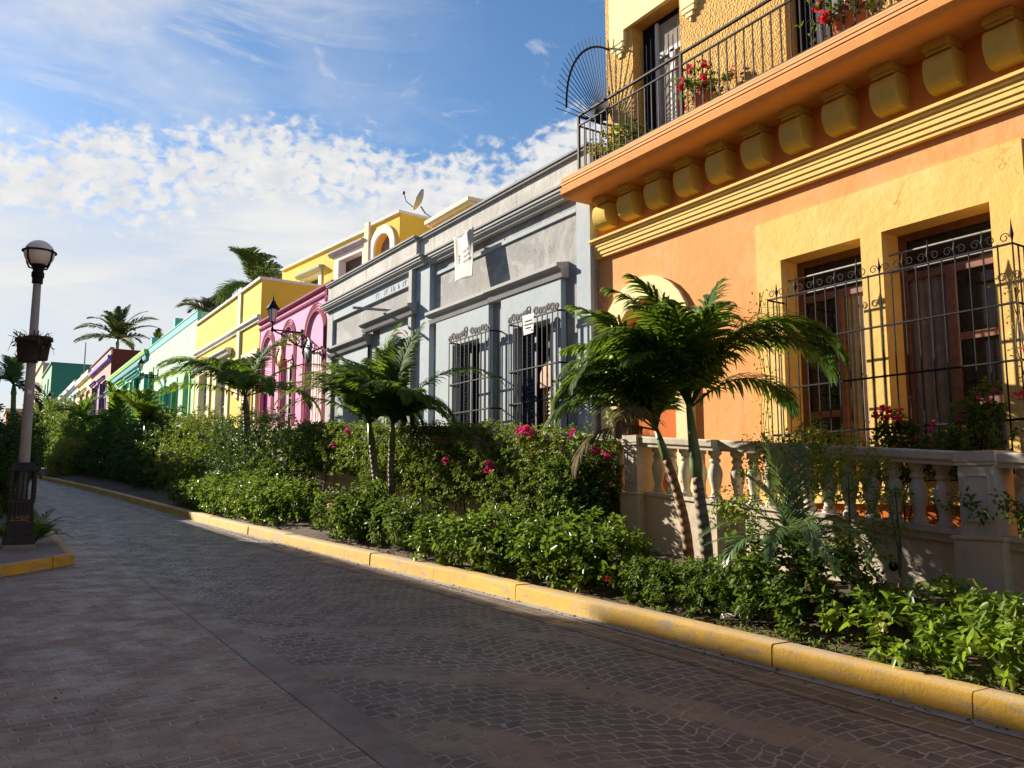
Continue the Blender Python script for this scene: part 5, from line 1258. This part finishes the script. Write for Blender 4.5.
tall('shaded dense shrub below the lime trimmed house', 48.2, 60, 6.6, lambda y: rail(y) + .5 + .02 * (y - 48), .17, 2200, M['leaf_dark'], None, 1.7)
tall('yellowish bougainvillea bank below the dusty pink house', 61.5, 80, 6.3, lambda y: rail(y) + .8 + .05 * (y - 61), .2, 2500, M['leaf_bougain'], (M['cream_flower'], None, 60, .12, .02), 2.2, rx=1.2)
tall('bright yellow green bush where the kerb disappears', 58, 64, 5.1, lambda y: 4.6, .16, 900, M['leaf_yellow'], None, 1.6, rx=.9)
tall('far green bank closing the street past the kerb', 82, 112, 6.0, lambda y: rail(y) + 2.9, .28, 2600, M['leaf_mid'], None, 3.0, rx=1.8)
for (x_, y_, zc, lab) in ((6.6, 40.5, 3.6, 'young palm rising from the dark shrubs under the mint house'), (6.5, 50, 4.5, 'arching palm among shrubs under the lime trimmed house'), (6.2, 63, 5.6, 'bright palm tuft in front of the dusty pink house')):
    far_palm(x_, y_, road(y_), zc, 2.2, 12, lab, M['frond'], 34, .7, .07, 10, 90, random.random())
# left side of the street
tall('tall dark bush behind the lamp post', 23, 31, .55, lambda y: 3.15, .15, 1700, M['leaf_dark'], None, 1.5, rx=.75)
tall('pale green bush at the left edge beyond the lamp', 34, 46, .95, lambda y: 3.5, .18, 1400, M['leaf_mid'], None, 1.8, rx=.95)
sp_ = thing('fern_plant', (1.05, 16.7, lz), 'small spiky plant beside the black lamp base', 'plant')
for k in range(13): frond(sp_, (1.0, 16.75, lz + .05), -60 + k * 17 + random.uniform(-6, 6), random.uniform(30, 75), random.uniform(.45, .85), random.uniform(50, 95), M['frond'], 22, .16, .018, .2, .3, r0=.008)
for k in range(7): frond(sp_, (.62, 16.85, lz + .05), 90 + k * 31, random.uniform(40, 75), random.uniform(.6, 1.0), 80, M['frond'], 22, .18, .02, .2, .3, r0=.008)

def bare_tree(x, y, z0, h, label):
    t = thing('tree', (x, y, z0), label, 'tree'); m = MB(); tips = []
    def br(p, d, l, r, n):
        q = p + d * l; m.tube([p, p + d * l * .5 + Vector((random.uniform(-.05, .05), random.uniform(-.05, .05), .03)), q], [r, r * .85, r * .65], 6)
        if n == 0: tips.append(q); return
        for k in range(3): br(q, (d + Vector((random.uniform(-.8, .8), random.uniform(-.8, .8), random.uniform(-.1, .6)))).normalized(), l * random.uniform(.6, .8), r * .6, n - 1)
    br(Vector((x, y, z0)), Vector((0, 0, 1)), h * .45, .12, 4)
    m.build('trunk', M['bark'], t)
    P = np.repeat(np.array([tuple(p) for p in tips]), 7, 0); P = P + rng.normal(0, .17, P.shape)
    leaves('crown', P, nrm(rng.normal(0, 1, P.shape)), rng.uniform(.10, .2, len(P)), rng.uniform(.05, .09, len(P)), M['frond_far'], t)
bare_tree(12.6, 42.6, 10.3, 2.3, 'thin airy tree standing behind the yellow parapet beside the villa')
# plants standing on the raised sidewalk behind the balustrade
def swz(y): return rail(y) - .92
shrub('flowering_plant', 'leafy plant with pink flowers at the right end of the barred windows', 'plant', [(9.0, 4.75, 2.05, .22, .32, .42), (9.0, 5.1, 1.95, .22, .25, .28), (9.02, 4.6, 2.45, .12, .14, .25)], .075, .6, 330, M['leaf_mid'], 6, (M['magenta_flower'], [(8.9, 4.65, 2.55), (8.9, 4.85, 2.35), (8.9, 5.15, 2.3), (8.9, 4.5, 2.5)], 9, .045, .04), zmin=swz(5))
shrub('flowering_plant', 'red leaved plant behind the balustrade rail between the two windows', 'plant', [(9.0, 5.6, 1.95, .22, .35, .35), (9.02, 5.7, 2.25, .14, .18, .2)], .085, .4, 220, M['leaf_dark'], 6, (M['red_flower'], [(8.95, 5.72, 2.5), (8.95, 5.8, 2.42), (8.95, 5.6, 2.4)], 16, .06, .05), zmin=swz(5.6))
shrub('potted_bush', 'low yellow green bush behind the rail under the left window', 'plant', [(9.0, 6.9, 1.98, .22, .42, .36), (9.0, 6.3, 1.92, .2, .25, .30)], .05, .6, 420, M['leaf_yellow'], 6, None, zmin=swz(6.5))
def vine(label, pts, n, leaf, fl=None, wid=.05, mat=None):
    t = thing('climbing_vine', pts[0], label, 'vine')
    s = MB(); pp = []
    for k in range(4):
        q = [Vector(p) + Vector((random.uniform(-.02, .02), random.uniform(-wid, wid), 0)) for p in pts]; s.tube(q, .006, 4)
        for i in range(len(q) - 1):
            for j in range(n // (4 * (len(q) - 1)) + 1): pp.append(q[i].lerp(q[i+1], random.random()) + Vector((random.uniform(-.05, .03), random.gauss(0, wid * 1.2), random.uniform(-.04, .04))))
    s.build('stems', M['bark'], t)
    P = np.array([tuple(p) for p in pp]); leaves('foliage', P, nrm(rng.normal(0, 1, P.shape) + [-.4, 0, -.2]), np.full(len(P), leaf) * rng.uniform(.7, 1.2, len(P)), np.full(len(P), leaf * .55), mat or M['leaf_yellow'], t)
    if fl:
        F = np.repeat(np.array(fl), 8, 0) + rng.normal(0, .025, (len(fl) * 8, 3)); leaves('blossoms', F, nrm(rng.normal(0, 1, F.shape)), np.full(len(F), .05), np.full(len(F), .045), M['red_flower'], t)
vine('thin yellow green vine climbing the left end of the iron grille', [(9.2, 7.65, 1.5), (9.2, 7.72, 2.3), (9.21, 7.68, 3.1), (9.2, 7.75, 3.8), (9.2, 7.7, 4.35)], 150, .055, None, .09)
vine('red flowered vine at the right end of the iron grille', [(9.22, 4.30, 1.5), (9.2, 4.22, 2.4), (9.2, 4.28, 3.1), (9.22, 4.35, 3.9)], 110, .05, [(9.15, 4.22, 3.05), (9.15, 4.15, 3.3), (9.15, 4.28, 2.6), (9.15, 4.35, 2.55)], .08)
# flower pots on the balcony
def pot(x, y, z, R, label, mat, lf, fl, hang=None, h=.55):
    t = thing('flower_pot', (x, y, z), label, 'flower pot')
    potmesh(x, y, z, R, R * .66, R * 1.7).build('pot', mat, t, True)
    n = 120; c = np.array((x, y, z + R * 1.7)); d = nrm(rng.normal(0, 1, (n, 3)) + [0, 0, .7]); r = rng.uniform(.1, h, (n, 1))
    P = c + d * r * [1, 1, .9]; s = MB()
    for i in range(0, n, 7): s.tube([c, c + d[i] * r[i] * .6 + [0, 0, .03], P[i]], .005, 4)
    s.build('stems', M['bark'], t)
    P3 = np.repeat(P, 4, 0) + rng.normal(0, .03, (n * 4, 3)); leaves('foliage', P3, nrm(np.repeat(d, 4, 0) + rng.normal(0, .8, P3.shape)), np.full(n * 4, .07), np.full(n * 4, .04), lf, t)
    if fl:
        q = P[rng.choice(n, fl)] + d[rng.choice(n, fl)] * .03; F = np.repeat(q, 14, 0) + rng.normal(0, .03, (fl * 14, 3))
        leaves('blossoms', F, nrm(rng.normal(0, 1, F.shape)), np.full(len(F), .07), np.full(len(F), .06), M['red_flower'], t)
pot(9.28, 10.95, 7.26, .17, 'small pot with a bushy green plant at the end of the balcony', M['pot_black'], M['leaf_yellow'], 0, None, .5)
pot(9.22, 10.35, 7.26, .15, 'low clay pot of green leaves by the first balcony door', M['terracotta'], M['leaf_mid'], 0, None, .42)
pot(9.22, 8.62, 7.26, .22, 'clay pot with red flowers in the middle of the balcony', M['terracotta'], M['leaf_mid'], 18, None, .62)
pot(9.22, 6.10, 7.26, .24, 'terracotta pot with red flowers before the second balcony door', M['terracotta'], M['leaf_mid'], 14, None, .6)

# fallen leaves, weeds, scraps
n = 900
yy_ = rng.uniform(-2, 16, n); xx_ = np.array([kx(v) + .3 for v in yy_]) + rng.exponential(.35, n)
P = np.stack([xx_, yy_, [bedz(a, b) + .012 for a, b in zip(xx_, yy_)]], 1); D = rng.normal(0, 1, (n, 3)); D[:, 2] *= .15
lt = thing('leaf_litter', (0, 0, 0), None, None); lt['kind'] = 'stuff'
leaves('leaf_litter', P, nrm(D), rng.uniform(.03, .08, n), rng.uniform(.02, .04, n), M['leaf_dry'], lt)['kind'] = 'stuff'
gc = thing('ground_cover', (0, 0, 0), None, None); gc['kind'] = 'stuff'
n = 1500; yy_ = rng.uniform(-1, 6.2, n); xx_ = np.array([kx(v) + .28 for v in yy_]) + rng.exponential(.16, n)
P = np.stack([xx_, yy_, [bedz(a, b) + rng.uniform(.0, .07) for a, b in zip(xx_, yy_)]], 1)
leaves('ground_cover', P, nrm(rng.normal(0, 1, (n, 3)) + [0, 0, .5]), rng.uniform(.03, .055, n), rng.uniform(.015, .03, n), M['leaf_bougain'], gc)['kind'] = 'stuff'
n = 330; yy_ = rng.uniform(2, 22, n); xx_ = np.where(np.arange(n) < 90, rng.uniform(.6, 6, n), np.array([kx(v) - .03 for v in yy_]) - rng.exponential(.10, n)); P = np.stack([xx_, yy_, [road(b) + .012 for b in yy_]], 1); D = rng.normal(0, 1, (n, 3)); D[:, 2] *= .05
rl_ = thing('fallen_leaves', (0, 0, 0), None, None); rl_['kind'] = 'stuff'
leaves('fallen_leaves', P, nrm(D), rng.uniform(.02, .05, n), rng.uniform(.012, .025, n), M['leaf_dry'], rl_)['kind'] = 'stuff'
lc = thing('paper_cup', (6.62, 6.2, bedz(6.62, 6.2) + .02), 'crushed white cup lying on the soil behind the kerb', 'litter')
cv = MB().lathe([(.028, 0), (.036, .09), (.039, .092), (.034, .092), (.026, .006)], (0, 0, 0), 12)
MB().add([(6.62 + .3 * v[0] + v[2] * .5, 6.2 + v[1] - v[2] * .85, bedz(6.62, 6.2) + .045 + v[0]) for v in cv.v], cv.f).build('cup', M['paper'], lc)

# ---------------------------------------------------------------- sky, sun, camera
SUN = Vector((-1.23, 2.93, 1.41)).normalized()
sun = bpy.data.lights.new('sun', 'SUN'); sun.energy = 5.0; sun.angle = math.radians(.55); sun.color = (1.0, .90, .76)
so = bpy.data.objects.new('sun', sun); COL.objects.link(so); so.rotation_euler = SUN.to_track_quat('Z', 'Y').to_euler(); so.location = SUN * 60
wd = bpy.data.worlds.new('World'); scene.world = wd; wd.use_nodes = True
nt = wd.node_tree; bg = nt.nodes['Background']
sk = nt.nodes.new('ShaderNodeTexSky'); sk.sky_type = 'NISHITA'; sk.sun_disc = False
sk.sun_elevation = math.asin(SUN.z); sk.sun_rotation = math.atan2(SUN.x, SUN.y)
sk.air_density = 1.0; sk.dust_density = .3; sk.ozone_density = 3.0
tc = nt.nodes.new('ShaderNodeTexCoord').outputs['Generated']
sp = N(nt, 'ShaderNodeSeparateXYZ'); nt.links.new(tc, sp.inputs[0]); X_, Y_, Z_ = sp.outputs
el = math_(nt, 'MULTIPLY', math_(nt, 'ARCSINE', Z_), 57.2958)
az = math_(nt, 'MULTIPLY', math_(nt, 'ARCTAN2', X_, Y_), 57.2958)
zz = math_(nt, 'ADD', math_(nt, 'MAXIMUM', Z_, 0.0), .08)
cb = N(nt, 'ShaderNodeCombineXYZ'); nt.links.new(math_(nt, 'DIVIDE', X_, zz), cb.inputs[0]); nt.links.new(math_(nt, 'DIVIDE', Y_, zz), cb.inputs[1])
pl_ = cb.outputs[0]
av = N(nt, 'ShaderNodeCombineXYZ'); nt.links.new(az, av.inputs[0]); nt.links.new(el, av.inputs[1]); av = av.outputs[0]
eln = math_(nt, 'ADD', math_(nt, 'SUBTRACT', el, math_(nt, 'MULTIPLY', az, .085)), math_(nt, 'MULTIPLY', math_(nt, 'SUBTRACT', noise(nt, av, .07, 3), .5), 9.0))
# small puffy clouds in a band
puff = noise(nt, mapping(nt, av, (1.05, 1.5, 1)), 1.0, 5, .5, .3)
puff2 = noise(nt, mapping(nt, av, (.16, .30, 1), (3, 1, 0)), 1.0, 4, .5, .3)
band = math_(nt, 'MULTIPLY', ramp(nt, eln, 14.5, 18.2), ramp(nt, eln, 19.0, 23.0, 1, 0))
front = math_(nt, 'MULTIPLY', ramp(nt, az, -45, -25), ramp(nt, az, 75, 55))
k1 = math_(nt, 'MULTIPLY', ramp(nt, math_(nt, 'ADD', math_(nt, 'MULTIPLY', puff, .75), math_(nt, 'ADD', math_(nt, 'MULTIPLY', puff2, .45), math_(nt, 'MULTIPLY', band, .30))), .66, .90), ramp(nt, band, .02, .35))
# soft sheet below the band
sheet_n = noise(nt, mapping(nt, av, (.05, .20, 1), (7, 2, 0)), 1.0, 5, .6, .5)
k2 = math_(nt, 'MULTIPLY', ramp(nt, eln, 19.0, 15.2), ramp(nt, sheet_n, .25, .62, .75, 1.0))
# cirrus streaks high on the left
ci = noise(nt, mapping(nt, av, (.055, .24, 1), (2.3, 5, 0)), 1.0, 7, .62, 1.2)
ci2 = noise(nt, mapping(nt, av, (.045, .13, 1), (5.5, 1.2, 0)), 1.0, 4, .5, .4)
k3 = math_(nt, 'MULTIPLY', math_(nt, 'MULTIPLY', math_(nt, 'MAXIMUM', ramp(nt, ci, .40, .74), ramp(nt, ci2, .40, .68, 0, .75)), ramp(nt, az, 34, 6)), math_(nt, 'MULTIPLY', ramp(nt, eln, 19.5, 22.5), .85))
k4 = math_(nt, 'MULTIPLY', ramp(nt, noise(nt, mapping(nt, av, (.28, .5, 1), (9, 3, 0)), 1.0, 6, .6, .8), .60, .76), math_(nt, 'MULTIPLY', ramp(nt, eln, 18, 21), .35))
hs = N(nt, 'ShaderNodeHueSaturation', Saturation=1.12, Value=1.0); nt.links.new(sk.outputs[0], hs.inputs['Color'])
c = hs.outputs[0]
shade = ramp(nt, noise(nt, mapping(nt, av, (.5, .8, 1), (0, .35, 0)), 1.0, 5, .6), .3, .7, 0, 1)
CW_ = 5.7
white = mixc(nt, shade, (CW_ * .86, CW_ * .89, CW_ * .95), (CW_ * 1.08, CW_ * 1.06, CW_ * 1.03))
sheetc = mixc(nt, ramp(nt, sheet_n, .3, .7), (CW_ * .84, CW_ * .89, CW_ * .95), (CW_ * 1.04, CW_ * 1.04, CW_ * 1.03))
for k_, w_ in ((k4, white), (k3, white), (k2, sheetc), (k1, white)): c = mixc(nt, math_(nt, 'MULTIPLY', k_, front), c, w_)
nt.links.new(c, bg.inputs['Color']); bg.inputs['Strength'].default_value = .062

cam = bpy.data.cameras.new('camera'); co = bpy.data.objects.new('camera', cam); COL.objects.link(co)
cam.sensor_width = 36; cam.lens = 828 / 1024 * 36; cam.clip_end = 3000; cam.clip_start = .05
th, psi = math.radians(7.16), math.radians(33.0)
co.location = (0, 0, 1.6); co.rotation_euler = (PI / 2 + th, 0, -psi); scene.camera = co
scene.render.engine = 'CYCLES'
scene.view_settings.view_transform = 'Standard'; scene.view_settings.look = 'None'; scene.view_settings.gamma = 1; scene.view_settings.exposure = 1.25
scene.cycles.max_bounces = 8; scene.cycles.diffuse_bounces = 4; scene.cycles.transparent_max_bounces = 8
scene.cycles.use_denoising = True
